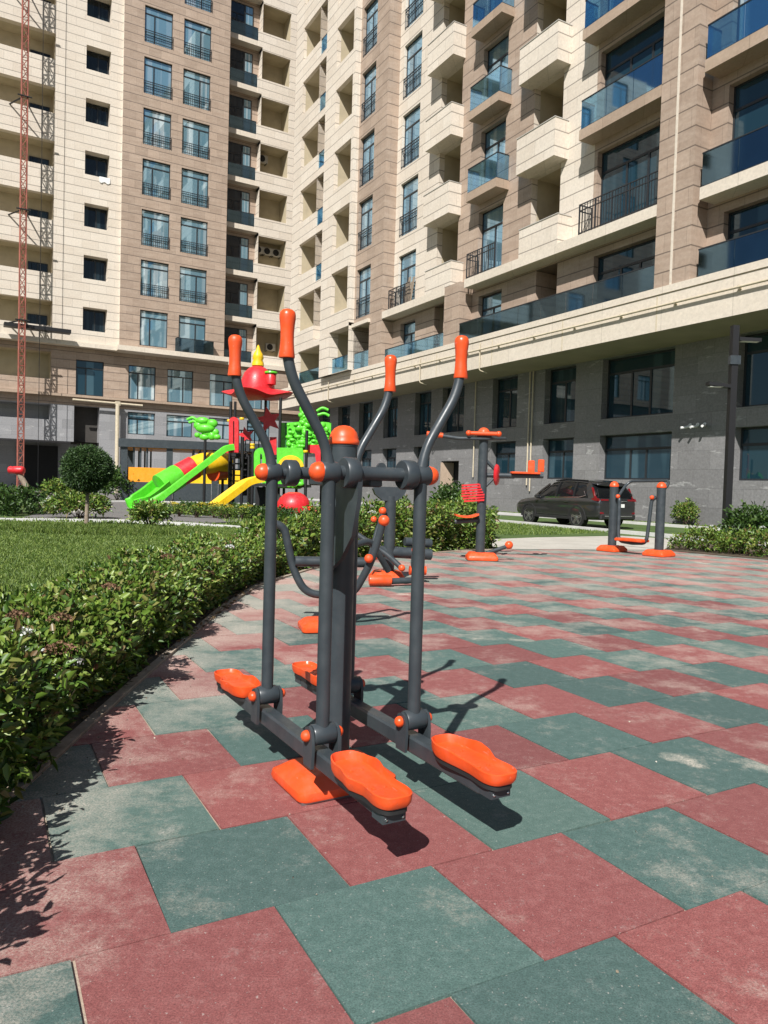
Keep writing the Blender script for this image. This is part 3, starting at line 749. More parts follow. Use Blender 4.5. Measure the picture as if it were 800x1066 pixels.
# rubber tile paving: running bond, turned 28.7 degrees
TT, TY, TX0, TY0, TD = .5532, .5006, -.5544, 2.0261, .041
ct, st = math.cos(TY), math.sin(TY)
def tp(u, v): return (TX0+TT*(u*ct-v*st), TY0+TT*(u*st+v*ct))
def in_plaza(x, y): return -2.3 < x < 16 and -4 < y < 17.3
mb = MB(); rt = random.Random(3); gap = .006
for v in range(-22, 36):
    for k in range(-26, 40):
        off = (.5+TD) if v % 2 else 0.
        u0, u1 = k+off, k+1+off
        cx, cy = tp((u0+u1)/2, v+.5)
        if not in_plaza(cx, cy): continue
        if v % 2: green = (k+(v+1)//2) % 2 == 0
        else: green = (k+v//2) % 2 == 0
        g = gap; j = [rt.uniform(-.006, .010) for _ in range(8)]
        mb.cur = 1 if green else 0
        z = rt.uniform(-.0012, .0012)
        q = [tp(u0+g+j[0], v+g+j[1]), tp(u1-g+j[2], v+g+j[3]), tp(u1-g+j[4], v+1-g+j[5]), tp(u0+g+j[6], v+1-g+j[7])]
        top = [(x, y, z) for x, y in q]; bot = [(x, y, -.009) for x, y in q]
        mb.add(top+bot, [(0, 1, 2, 3), (0, 4, 5, 1), (1, 5, 6, 2), (2, 6, 7, 3), (3, 7, 4, 0)])
tag(mb.build('rubber_tile_plaza', ['tilered', 'tilegreen']), kind='structure')
sheet('plaza_bed', [(-2.4, -4.2), (16.2, -4.2), (16.2, 17.4), (-2.4, 17.4)], -.0085, 'joint')

# plaza edge, walked clockwise; what lies outside it covers the cut tiles
EDGE = [(-1.50, -6), (-1.46, 1), (-1.40, 3.0), (-1.46, 4.4), (-1.50, 6.0), (-1.54, 7.4), (-1.48, 9.0), (-1.0, 11.0), (-.2, 12.4), (.72, 13.9), (1.55, 14.8), (2.7, 15.65)]
def strip(name, inner, outer, z, mat):
    m = MB(); n = len(inner)
    m.add([(x, y, z) for x, y in inner]+[(x, y, z) for x, y in outer], [(i, i+1, n+i+1, n+i) for i in range(n-1)])
    return tag(m.build(name, mat), kind='structure')
OUT = [(-60, -6), (-60, 1), (-60, 3), (-60, 4.4), (-60, 6), (-60, 7.4), (-60, 9), (-50, 12), (-30, 18), (-5, 19), (-.5, 18.5), (1.6, 17.6)]
BED = []
for i, (x, y) in enumerate(EDGE):
    a = V(EDGE[max(0, i-1)]); b = V(EDGE[min(len(EDGE)-1, i+1)]); t_ = (b-a).normalized(); n_ = V((-t_.y, t_.x))
    BED.append((x+n_.x*1.35, y+n_.y*1.35))
strip('planting_bed', EDGE, BED, .007, 'soil')
strip('lawn_near', BED, OUT, .006, 'lawn')
m = MB()
for i in range(len(EDGE)-1):
    a = V((*EDGE[i], 0)); b = V((*EDGE[i+1], 0)); u = (b-a).normalized(); n_ = V((-u.y, u.x, 0)); c = (a+b)/2+n_*.03
    m.obox((c.x, c.y, .006), u, n_, (b-a).length/2+.004, .028, .014)
tag(m.build('edging_strip', 'joint'), kind='structure')
sheet('concrete_pavement', [(2.7, 15.65), (6.2, 16.55), (7.2, 18.6), (8.6, 20.4), (6.9, 21.6), (4.05, 19.75), (1.6, 17.6)], .008, 'concrete')
sheet('planting_bed_right', [(6.2, 16.55), (7.6, 14.82), (9.2, 13.2), (13, 10.5), (24, 4), (24, 9), (15, 15.5), (9, 19.2), (7.2, 18.6)], .009, 'soil')
sheet('lawn_verge', [(1.6, 17.6), (4.05, 19.75), (6.9, 21.6), (8.6, 20.4), (9, 19.2), (24, 9), (40, 4), (23.3, 15.3), (2.2, 40), (-6, 44), (-2, 30)], .004, 'lawn')
# kerbs (real steps) along the road, and pale path edges on the left
def kerb(name, pts, w_=.16, h=.12, z=0., mat='kerb'):
    m = MB(); pts = [V((*p, 0)) for p in pts]
    L = []; R_ = []
    for i, p in enumerate(pts):
        t_ = (pts[min(len(pts)-1, i+1)]-pts[max(0, i-1)]).normalized(); n_ = V((-t_.y, t_.x, 0))
        L.append(p+n_*w_/2); R_.append(p-n_*w_/2)
    rings = [[V((a.x, a.y, z-.05)), V((a.x, a.y, z+h)), V((b.x, b.y, z+h)), V((b.x, b.y, z-.05))] for a, b in zip(L, R_)]
    m.loft(rings, True, True)
    return tag(m.build(name, mat), kind='structure')
kerb('road_kerb', along_R(-17.5, -17.5, -20, 54)[:1]+along_R(-17.5, -17.5, -20, 54)[2:3], .18, .11)
kerb('road_kerb', along_R(-23.4, -23.4, -20, 54)[:1]+along_R(-23.4, -23.4, -20, 54)[2:3], .18, .11)
kerb('path_kerb', [(-24, 21.5), (-10.6, 20.9), (-7.8, 21.9), (-5.6, 21.2), (-4, 20.3), (-2.4, 19.4), (-.6, 18.6), (1.4, 17.7)], .42, .05)
sheet('garden_path', [(-10.5, 21.3), (-7.8, 22.3), (-5.6, 21.6), (-4.4, 23.5), (-6, 30), (-9, 36.5), (-11.2, 41), (-14.5, 40), (-13.4, 33), (-11.8, 26)], .01, 'asphalt')
kerb('path_kerb', [(-22, 44.5), (-17.5, 41.5), (-15.6, 38.5), (-13.6, 40.4), (-10.5, 41.6), (-7, 41.4), (-3, 40.5)], .5, .08)
kerb('path_kerb', [(-14.6, 27), (-15.6, 33), (-15.6, 38.5)], .3, .05)

# ------------------------------------------------------------------ foliage helpers (numpy: many small leaves in one mesh)
def leaves(name, P, D, L, W, mat, parent=None, droop=.15, loc=None, fold=.25):
    """one bent rhombus per leaf: P base points, D directions, L lengths, W widths"""
    n = len(P); D = D/np.linalg.norm(D, axis=1, keepdims=True)
    ref = RNG.normal(size=(n, 3)); ref[:, 2] = np.abs(ref[:, 2])*.4+.2
    S = np.cross(D, ref); S /= np.linalg.norm(S, axis=1, keepdims=True)+1e-9
    N = np.cross(S, D); N *= np.sign(N[:, 2:3]+1e-9)
    L = L[:, None]; W = W[:, None]
    tip = P+D*L+np.array([0, 0, -1.])*L*droop
    m1 = P+D*L*.28; m2 = P+D*L*.66-np.array([0, 0, 1.])*L*droop*.3
    a1 = m1+S*W*.46+N*W*fold; b1 = m1-S*W*.46+N*W*fold; a2 = m2+S*W*.38+N*W*fold*.8; b2 = m2-S*W*.38+N*W*fold*.8
    v = np.stack([P, a1, a2, tip, b2, b1], 1).reshape(-1, 3)
    if loc is not None: v = v-np.array(loc)
    i = np.arange(n)*6
    f = np.stack([i, i+1, i+2, i+3, i, i+3, i+4, i+5], 1).reshape(-1)
    me = bpy.data.meshes.new(name); me.vertices.add(len(v)); me.vertices.foreach_set('co', v.ravel().astype('f4'))
    me.loops.add(len(f)); me.loops.foreach_set('vertex_index', f.astype('i4'))
    me.polygons.add(2*n); me.polygons.foreach_set('loop_start', np.arange(0, 8*n, 4, dtype='i4')); me.polygons.foreach_set('loop_total', np.full(2*n, 4, 'i4'))
    me.update(calc_edges=True); me.validate()
    me.materials.append(M[mat])
    o = bpy.data.objects.new(name, me); COL.objects.link(o)
    if loc is not None and parent is None: o.location = loc
    if parent is not None: o.parent = parent
    return o

def wobble(p, f=1.):
    """cheap smooth noise in [-1, 1] of 3-D points"""
    x, y, z = p[:, 0]*f, p[:, 1]*f, p[:, 2]*f
    return (np.sin(1.7*x+2.3*y+.4)+np.sin(2.9*y-1.3*z+1.9*x+1.1)+np.sin(3.7*z+2.1*x-1.4*y+2.7)+.6*np.sin(6.1*x+5.3*y+4.7*z))/3.6

def hedge(name, label, cat, path, wid, hgt, n, L=.075, mat='leaf', per=9, base=(0, 0, 0), stems=60, seed=1, group=None):
    """clipped but ragged shrub row along a path: twig tips near the skin carry rosettes of leaves"""
    global RNG; RNG = np.random.default_rng(seed)
    path = np.array(path, float); seg = np.linalg.norm(np.diff(path, axis=0), axis=1); cum = np.r_[0, np.cumsum(seg)]
    nt_ = n//per
    s = RNG.random(nt_)*cum[-1]; k = np.clip(np.searchsorted(cum, s)-1, 0, len(seg)-1); t_ = (s-cum[k])/seg[k]
    c = path[k]+(path[k+1]-path[k])*t_[:, None]; d = (path[k+1]-path[k])/seg[k][:, None]; nn = np.stack([-d[:, 1], d[:, 0]], 1)
    th = RNG.random(nt_)*PI*1.12-.06*PI                           # over the top from side to side
    rr = 1-RNG.random(nt_)**2.2*.62
    ca, sa = np.cos(th), np.sin(th)
    e = .62; px = np.sign(ca)*np.abs(ca)**e; pz = np.sign(sa)*np.abs(sa)**e
    wv = np.stack([s, s*.37, th*.8], 1)
    amp = 1+.24*wobble(wv, 1.6)+.17*wobble(wv+5, 4.5)
    wv2 = np.interp(s, np.linspace(0, cum[-1], len(np.atleast_1d(wid))), np.atleast_1d(wid)) if np.ndim(wid) else wid
    hv2 = np.interp(s, np.linspace(0, cum[-1], len(np.atleast_1d(hgt))), np.atleast_1d(hgt)) if np.ndim(hgt) else hgt
    ends = np.clip(np.minimum(s, cum[-1]-s)/.35, .25, 1)**.5
    off = px*wv2*.5*rr*amp; z = np.maximum(.03, pz*hv2*rr*amp*ends*.97+.02)
    off = off*(.70+.36*np.clip(z/np.maximum(hv2, .1), 0, 1))
    P0 = np.c_[c+nn*off[:, None], z]
    outw = np.c_[nn*px[:, None], np.maximum(pz, 0)*.9+.35]
    Pl = np.repeat(P0, per, 0); O = np.repeat(outw, per, 0)
    D = O*.75+RNG.normal(size=O.shape)*.75; D[:, 2] += .15
    Pl = Pl+RNG.normal(size=Pl.shape)*L*.45; Pl[:, 2] = np.maximum(Pl[:, 2], .015)
    Ls = L*(.6+.7*RNG.random(len(Pl))); Ws = Ls*(.40+.14*RNG.random(len(Pl)))
    root = thing(name, label, cat, base, 0, group)
    Pl = Pl-np.array(base)
    leaves('foliage', Pl, D, Ls, Ws, mat, root)
    m = MB(); rr_ = random.Random(seed)
    for i in range(stems):
        j = rr_.randrange(nt_); p = V(P0[j])-V(base); b = V((c[j][0]-base[0]+rr_.uniform(-.12, .12), c[j][1]-base[1]+rr_.uniform(-.12, .12), 0))
        q = b*.5+p*.5+V((0, 0, .08)); m.tube([b, q, p], [.009, .006, .003], 5)
    m.build('stems', 'twig', root)
    return root, P0, outw

def flower_head(root, p, r, mat, n=60):
    """a flat head of tiny florets, at p in the root's own space"""
    a = RNG.random(n)*2*PI; q = np.sqrt(RNG.random(n))*r
    P = np.c_[p[0]+q*np.cos(a), p[1]+q*np.sin(a), p[2]+(.5*r-q**2/r*.5)+RNG.normal(size=n)*.004]
    D = RNG.normal(size=(n, 3)); D[:, 2] = np.abs(D[:, 2])+.3
    return leaves('flower_head', P, D, np.full(n, .016), np.full(n, .012), mat, root)

def shrub(name, label, cat, x, y, rx, h, n, L, mat='leafdark', seed=1, ry=None, group=None):
    global RNG; RNG = np.random.default_rng(seed)
    ry = ry or rx; per = 8; k = n//per
    u = RNG.normal(size=(k, 3)); u /= np.linalg.norm(u, axis=1, keepdims=True); u[:, 2] = np.where(u[:, 2] < -.35, -u[:, 2], u[:, 2])
    rr = 1-RNG.random(k)**2*.6; amp = 1+.26*wobble(u*1.7+seed, 1.4)+.12*wobble(u*5, 1.2)
    P0 = np.c_[u[:, 0]*rx*rr*amp, u[:, 1]*ry*rr*amp, h*.45+u[:, 2]*h*.53*rr*amp]; P0[:, 2] = np.maximum(P0[:, 2], .03)
    Pl = np.repeat(P0, per, 0)+RNG.normal(size=(k*per, 3))*L*.5; D = np.repeat(u, per, 0)*.8+RNG.normal(size=(k*per, 3))*.7; D[:, 2] += .3
    Ls = L*(.6+.8*RNG.random(k*per)); root = thing(name, label, cat, (x, y, 0), 0, group)
    leaves('foliage', Pl, D, Ls, Ls*.45, mat, root)
    m = MB(); q = random.Random(seed)
    for i in range(14):
        p = V(P0[q.randrange(k)]); m.tube([(q.uniform(-.06, .06), q.uniform(-.06, .06), -.02), p*.45+V((0, 0, .05)), p], [.014, .009, .004], 5)
    m.build('stems', 'twig', root)
    return root

# near hedge along the left edge of the tiles
hp = [(-1.62, -.6), (-1.60, 1.2), (-1.70, 2.2), (-1.9, 3.2), (-1.98, 4.6), (-2.04, 6), (-2.08, 7.4), (-2.04, 8.9), (-1.74, 10.4)]
hg, P0, ow = hedge('hedge', 'long ragged hedge in the left foreground edging the coloured tiles', 'hedge', hp, 1.02, [.56, .56, .50, .47, .47, .49, .52], 115000, .054, base=(-2.05, 4, 0), stems=240, seed=4)
RNG = np.random.default_rng(9)
for (x, y, z, r, mt) in ((-1.72, 3.55, .56, .06, 'flowerwhite'), (-1.60, 3.42, .50, .045, 'flowerwhite'), (-1.52, 3.72, .36, .04, 'flowerwhite'), (-1.5, 3.5, .33, .035, 'flowerwhite'),
                         (-1.78, 3.25, .56, .07, 'flowerbrown'), (-1.62, 3.2, .5, .08, 'flowerbrown'), (-1.55, 3.6, .46, .08, 'flowerbrown'), (-1.66, 3.85, .58, .06, 'flowerbrown'), (-1.85, 3.8, .6, .06, 'flowerbrown'),
                         (-1.75, 4.8, .62, .05, 'flowerbrown'), (-1.9, 6.6, .64, .06, 'flowerbrown'), (-1.7, 7.6, .62, .06, 'flowerbrown'), (-1.62, 6.9, .45, .06, 'flowerbrown'), (-1.68, 8.2, .6, .05, 'flowerwhite'), (-1.7, 5.6, .6, .05, 'flowerbrown')):
    flower_head(hg, (x+2.05, y-4, z*.86+.01), r, mt, 110 if mt == 'flowerbrown' else 70)
hb, P0, ow = hedge('hedge', 'taller hedge behind the exercise machines at the back left of the tiles', 'hedge', [(-1.72, 10.5), (-1.35, 11.5), (-.6, 12.9), (.3, 14.3), (1.1, 15.3), (2.05, 16.1)], [1.0, 1.1, 1.15], [.56, .72, .82, .84, .78], 30000, .085, base=(0, 13.5, 0), stems=90, seed=5)
for (x, y, z, r, mt) in ((-.6, 12.3, .86, .08, 'flowerpink'), (-.2, 12.9, .9, .08, 'flowerwhite'), (.1, 13.4, .95, .07, 'flowerwhite'), (.5, 13.9, 1.0, .07, 'flowerpink'), (.9, 14.4, .95, .06, 'flowerwhite')):
    flower_head(hb, (x, y-13.5, z*.86), r, mt, 60)
hr, P0, ow = hedge('hedge', 'low hedge at the right edge of the tiles behind the two post machine', 'hedge', [(6.75, 17.1), (7.9, 15.7), (9.4, 14.1), (12, 11.9), (15, 10.2)], 1.0, [.46, .5, .52, .52], 18000, .085, base=(9, 15, 0), stems=60, seed=6)
for (x, y, z, r, mt) in ((7.2, 16.4, .56, .07, 'flowerwhite'), (7.9, 15.6, .6, .06, 'flowerwhite'), (9.9, 13.6, .6, .08, 'flowerpink')):
    flower_head(hr, (x-9, y-15, z), r, mt, 60)
hl, P0, ow = hedge('shrub_row', 'row of low green shrubs at the far left around the tilted bench', 'shrubs', [(-19, 25.5), (-14.5, 25.2), (-11.2, 24.0)], 2.0, [1.0, .9, .75], 9000, .15, 'leafdark', base=(-13, 25, 0), stems=40, seed=7)
SH = [(-9.25, 22.7, .85, .78, 2600, .12, 'leaf', 'low spreading bush left of the round tree beside the pale kerb'),
      (-6.05, 19.4, .5, .66, 2200, .09, 'leaf', 'rounded yellow green bush on the lawn below the green slide'),
      (-14.9, 41.8, .95, 1.75, 2600, .2, 'leafdark', 'dark rounded bush between the round tree and the pergola'),
      (-19.2, 44., .8, 1.0, 1500, .2, 'leaf', 'pale bush at the foot of the left block behind the round tree'),
      (9.4, 19.1, .62, .95, 2600, .11, 'leafdark', 'upright bush at the far right behind the low hedge'),
      (11.9, 29.6, .5, .95, 1500, .1, 'leaf', 'small bright bush by the wall just left of the right post'),
      (1.9, 19.0, .9, .9, 2600, .12, 'leaf', 'bush ending the back hedge in front of the dark car bonnet'),
      (2.2, 24.5, .7, 1.3, 1800, .14, 'leafdark', 'bush against the grey wall right of the open doorway')]
for i, (x, y, rx, h, n, L, mt, lb) in enumerate(SH): shrub('bush', lb, 'bush', x, y, rx, h, n, L, mt, 20+i)
# ball-clipped tree on the lawn
RNG = np.random.default_rng(33)
tr = thing('ball_tree', 'small tree clipped to a round ball on a thin stem on the lawn', 'tree', (-7.47, 18.8, 0))
k = 3600; u = RNG.normal(size=(k, 3)); u /= np.linalg.norm(u, axis=1, keepdims=True)
rr = 1-RNG.random(k)**2.2*.5; amp = 1+.09*wobble(u*2, 1.5)+.09*wobble(u*6, 1.5)
P0 = u*(rr*amp)[:, None]*np.array([.55, .55, .53])+np.array([0, 0, 1.47])
Pl = np.repeat(P0, 7, 0)+RNG.normal(size=(k*7, 3))*.035; D = np.repeat(u, 7, 0)+RNG.normal(size=(k*7, 3))*.7; D[:, 2] += .2
Ls = .065*(.6+.8*RNG.random(k*7)); leaves('crown', Pl, D, Ls, Ls*.34, 'topiary', tr)
m = MB(); m.tube([(0, 0, -.03), (.01, 0, .4), (.02, 0, .8), (0, 0, 1.2), (0, .02, 1.6)], [.06, .05, .048, .04, .02], 10)
for i in range(12):
    a = i*2.4; m.tube([(0, 0, 1.0+.03*i), (.25*math.cos(a), .25*math.sin(a), 1.25+.03*i), (.5*math.cos(a), .5*math.sin(a), 1.35+.05*i)], [.016, .01, .004], 5)
m.build('trunk', 'bark', tr, 60)

# grass: short blades on the lawns, longer round the tree
def grass(name, region, n, hgt, seed, wid=.007):
    global RNG; RNG = np.random.default_rng(seed)
    P = region(n); n = len(P)
    h = hgt*(.55+.8*RNG.random(n))
    D = RNG.normal(size=(n, 3))*.35; D[:, 2] = 1
    o = leaves(name, P, D, h, np.full(n, wid)*(1+P[:, 1]*.09), 'grassblade', None, .25)
    return tag(o, kind='stuff')
def near_lawn(n):
    y = 3+18*RNG.random(n*3)**.8; x = -2.45-RNG.random(n*3)*(.62*y)
    m_ = (x > -.60*y-1.2) & (y < 20.2) & (x < -2.45-np.clip(y-9, 0, 20)*-.0) 
    x, y = x[m_][:n], y[m_][:n]; return np.c_[x, y, np.full(len(x), .004)]
grass('grass', near_lawn, 90000, .065, 41)
def tuft(n):
    a = RNG.random(n)*2*PI; q = RNG.random(n)**.5; x = -6.6+2.3*q*np.cos(a); y = 17.4+1.5*q*np.sin(a)
    return np.c_[x, y, np.full(n, .004)]
grass('grass', tuft, 9000, .17, 42, .006)
def verge(n):
    s = RNG.random(n)*16+16; c = -17.3+RNG.random(n)*4.6
    p = np.outer(s, np.array(r_))+np.outer(c, np.array(nR)); p[:, 2] = .006
    return p[(p[:, 1] > 18.3+(p[:, 0]-1.6)*.86) | (p[:, 0] > 8.7)]
grass('grass', verge, 16000, .09, 43, .008)
def wallverge(n):
    s = RNG.random(n)*30+14; c = -25.2+RNG.random(n)*1.7
    p = np.outer(s, np.array(r_))+np.outer(c, np.array(nR)); p[:, 2] = -.02; return p
grass('grass', wallverge, 9000, .14, 44, .012)
def farlawn(n):
    x = -16+17*RNG.random(n); y = 20+22*RNG.random(n); P = np.c_[x, y, np.full(n, -.02)]
    inpath = (x > -13.8+(y-22)*-.05) & (x < -4.6-(y-22)*.32) & (y > 22)
    return P[~inpath]
grass('grass', farlawn, 26000, .12, 45, .012)
RNG = np.random.default_rng(50)
#@@THINGS
# ------------------------------------------------------------------ double air walker in the foreground
WC = V((-.177, 3.157, 0)); WRZ = math.atan2(-.866, .499)         # local x along the foot beams (towards the camera), local y to the right
wk = thing('air_walker', 'large grey and orange double air walker in the foreground on the tiles', 'exercise machine', WC, WRZ)
S1, S2, ZT, ZB = .288, .204, 1.296, .307
ex, ey, ez = V((1, 0, 0)), V((0, 1, 0)), V((0, 0, 1))
def base_cover(parent, c, hx, hy, h=.085, mat='orange', rot=0.):
    m = MB(); r = []
    def ring(z, i, rad=.04):
        out = []
        for sx, sy, a0 in ((1, 1, 0), (-1, 1, 90), (-1, -1, 180), (1, -1, 270)):
            for k in range(5):
                a = math.radians(a0+k*22.5); out.append(V((sx*(hx-i-rad)+rad*math.cos(a), sy*(hy-i-rad)+rad*math.sin(a), z)))
        R3 = Matrix.Rotation(rot, 3, 'Z')
        return [V(c)+R3 @ p for p in out]
    rr = [ring(0, .004), ring(.012, 0), ring(h*.45, .004), ring(h*.62, .022), ring(h*.92, .05), ring(h, .065)]
    m.loft(rr, True, True)
    return m.build('base_cover', mat, parent, 40)
base_cover(wk, (.045, -.03, .012), .17, .225, .075)
m = MB(); m.box(-.11, .20, -.24, .18, -.004, .014); m.build('base_plate', 'steel', wk)
m = MB(); m.lathe((0, 0, .01), ez, [(.058, 0), (.058, 1.40), (.060, 1.401), (.060, 1.415), (.058, 1.416)], 32); m.build('post', 'gym', wk, 40)
m = MB(); m.lathe((0, 0, 1.418), ez, [(.063, 0), (.0655, .004), (.0655, .016), (.062, .02), (.061, .03), (.054, .052), (.041, .068), (.024, .078), (.008, .081), (0, .0815)], 32); m.build('post_cap', 'orange', wk, 60)
for a in (-1, 1):                                                # the two cross axles
    m = MB(); m.cyl((a*S1, -S2-.01, ZT), (a*S1, S2+.06, ZT), .027, 24); m.build('axle', 'gym', wk, 40)
    for b in (-.118, .14):
        m = MB(); m.lathe((a*S1, b, ZT), ey, [(.03, -.028), (.055, -.028), (.059, -.023), (.059, .023), (.055, .028), (.03, .028)], 28); m.build('sleeve', 'gym', wk, 40)
        # curved gusset plate from the sleeve in to the post
        pts = [(a*(S1+.05), ZT+.0), (a*(S1+.045), ZT-.1), (a*(S1+.005), ZT-.24), (a*.2, ZT-.34), (a*.09, ZT-.40), (a*.02, ZT-.42), (a*.02, ZT-.30), (a*.10, ZT-.1), (a*.14, ZT-.03), (a*(S1-.05), ZT+.01), (a*(S1-.02), ZT+.045), (a*(S1+.02), ZT+.047)]
        if b < 0 and a > 0:
            m = MB(); m.prism(pts, (0, -.104, 0), ex, ez, ey, .018); m.build('gusset', 'gym', wk, 30)
    m = MB(); m.obox((a*S1*.5, 0, ZT-.022), ex, ey, S1*.5, .03, .03, ch=.006); m.build('cross_arm', 'gym', wk, 30)
    m = MB(); m.prism([(.02*math.cos(t_), .02*math.sin(t_)) for t_ in np.linspace(0, PI, 8)], (a*S1-.006, .02, ZT+.024), ey, ez, ex, .012); m.build('lug', 'gym', wk)
def leg(sx, sy):
    o = sy*.18
    m = MB(); x = sx*S1; y = sy*S2
    pts = fillet([(x, y, ZB+.02), (x, y, 1.375), (x, y+o*.99, 1.66), (x, y+o, 1.86)], .10, 7)
    rad = [.0262 if p.z < 1.31 else (.0262-.0062*min(1, (p.z-1.31)/.06)) for p in pts]
    m.tube(pts, rad, 20)
    lg_ = m.build('swing_leg', 'gym', wk, 50)
    g = MB(); g.lathe((x, y+o, 1.70), ez, [(.021, 0), (.0285, .001), (.0295, .006), (.0265, .03), (.0245, .06), (.0245, .09), (.0265, .118), (.0295, .140), (.0297, .152), (.027, .164), (.019, .172), (.008, .175), (0, .1755)], 24)
    g.build('grip', 'orange', lg_, 60)
    for z_, wd in ((ZT, .034), (ZB, .045)):                      # hub at the axle, hub at the foot beam
        h_ = MB(); h_.lathe((x, y, z_), ey, [(.02, -wd), (.037, -wd), (.04, -wd+.004), (.04, wd-.004), (.037, wd), (.02, wd)], 24); h_.build('hub', 'gym', lg_, 40)
        for e in (-1, 1):
            if z_ == ZT and e != sy: continue
            q = wd+(.016 if z_ == ZB else 0)
            c = MB(); k = 1.25 if z_ == ZT else .72
            c.lathe((x, y+e*q, z_), ey*e, [(.030*k, 0), (.031*k, .004), (.029*k, .016*k), (.023*k, .027*k), (.012*k, .034*k), (0, .036*k)], 20); c.build('bolt_cap', 'orange', lg_, 60)
for sx in (-1, 1):
    for sy in (-1, 1): leg(sx, sy)
def foot_outline(n=56):
    """shoe-shaped plan: round heel (-x), flank tab, slight waist, blunt toe (+x)"""
    out = []
    for i in range(n):
        t_ = 2*PI*i/n; c, s = math.cos(t_), math.sin(t_)
        x = .205*(abs(c)**(.55 if c > 0 else .72))*(1 if c > 0 else -1)
        w_ = .064+.010*math.exp(-((x+.13)/.07)**2)-.008*math.exp(-((x-.05)/.06)**2)+.006*math.exp(-((x-.17)/.05)**2)
        if s > 0: w_ += .020*math.exp(-((x+.005)/.045)**2)          # tab on the outer flank
        out.append((x, w_*(abs(s)**.48)*(1 if s > 0 else -1)))
    return out
FO = foot_outline()
def foot_pad(parent, sx, sy):
    c = V((sx*.672, sy*.212, 0)); m = MB(); z0 = .255
    def ring(k, z, zf=0.):
        r = []
        for (x, y) in FO:
            wv = .018*math.exp(-((x+.05)/.06)**2)*(1 if y*sy > 0 else .3)+.012*max(0., -x/.22)   # rim rises at heel and outer flank
            r.append(c+V((sx*x*k[0], y*sy*k[1], z+wv*zf)))
        return r
    m.loft([ring((.96, .93), z0-.008), ring((1, 1), z0+.004), ring((1.01, 1.02), z0+.018, .5), ring((1.01, 1.03), z0+.031, 1), ring((.99, .975), z0+.0335, 1), ring((.972, .93), z0+.027, .7), ring((.95, .885), z0+.016), ring((.90, .78), z0+.012), ring((.4, .3), z0+.014), ring((.02, .02), z0+.014)], True, True)
    p = m.build('foot_pad', 'orange', parent, 50)
    u = MB(); u.loft([[c+V((sx*x*.93, y*sy*.86, z)) for x, y in FO] for z in (z0-.028, z0-.006)], True, True); u.build('pad_underside', 'rubber', p, 30)
    b = MB(); b.obox(c+V((sx*.135, 0, z0-.048)), ex, ey, .035, .042, .014); b.build('end_plate', 'gym', p)
    for q in (-.03, .03):
        v = MB(); v.ball(c+V((sx*.171, q, z0-.048)), .0055, 6); v.build('bolt', 'chrome', p)
    for q in ((-.09, .02), (-.09, -.02), (.07, .02), (.07, -.02)):
        v = MB(); v.lathe(c+V((sx*q[0], q[1], z0+.010)), ez, [(.008, 0), (.008, .005), (.004, .007), (0, .007)], 10); v.build('screw', 'orange', p, 40)
for sy in (-1, 1):
    m = MB(); m.obox((0, sy*S2, .216), ex, ey, .775, .033, .034, ch=.008); bm_ = m.build('foot_beam', 'gym', wk, 30)
    for sx in (-1, 1):
        for e in (-1, 1):
            m = MB(); pr = [(-.035, .19), (.035, .19), (.04, .26), (.036, ZB), (.026, ZB+.026), (0, ZB+.036), (-.026, ZB+.026), (-.036, ZB), (-.04, .26)]
            m.prism(pr, (sx*S1, sy*S2+e*.054-.006, 0), ex, ez, ey, .012); m.build('hinge_lug', 'gym', bm_, 30)
        foot_pad(wk, sx, sy)

# ------------------------------------------------------------------ other exercise machines
def dome(parent, c, r, name='post_cap', mat='orange'):
    m = MB(); m.lathe(c, ez, [(r*1.04, 0), (r*1.08, .008), (r*1.08, .03), (r*1.02, .04), (r*.95, .06), (r*.78, .085), (r*.5, .105), (r*.2, .115), (0, .116)], 24); return m.build(name, mat, parent, 60)
def orange_ball(parent, c, r, name='end_cap'):
    m = MB(); m.ball(c, r, 8); return m.build(name, 'orange', parent, 80)
def tube_part(parent, name, pts, r, mat='gym', rad=.08, n=12):
    m = MB(); m.tube(fillet(pts, rad), r, n); return m.build(name, mat, parent, 50)

# rider machine half hidden behind the walker's post
T2 = V((-.42, 6.42, 0)); rd = thing('rider_machine', 'exercise rider with bent grey tubes half hidden behind the walker post', 'exercise machine', T2, .25)
base_cover(rd, (-.06, 0, .01), .22, .18, .09)
m = MB(); m.cyl((0, 0, .08), (0, 0, .72), .062, 18); m.build('post', 'gym', rd, 50)
dome(rd, (0, 0, .72), .062)
u = tube_part(rd, 'swing_frame', [(-.56, .1, .92), (-.42, .1, .88), (-.33, .12, .5), (-.22, .1, .30), (.0, .1, .28), (.2, .1, .29), (.33, .0, .58), (.41, -.05, .92)], .034, rad=.12)
orange_ball(u, (.42, -.06, .95), .05, 'grip'); orange_ball(u, (.30, -.04, .62), .04, 'bolt_cap')
tube_part(rd, 'cross_bar', [(-.32, .1, .58), (.36, .1, .57)], .045)
tube_part(rd, 'rear_arm', [(0, .05, .68), (.4, .35, .75), (.62, .5, .45)], .03)

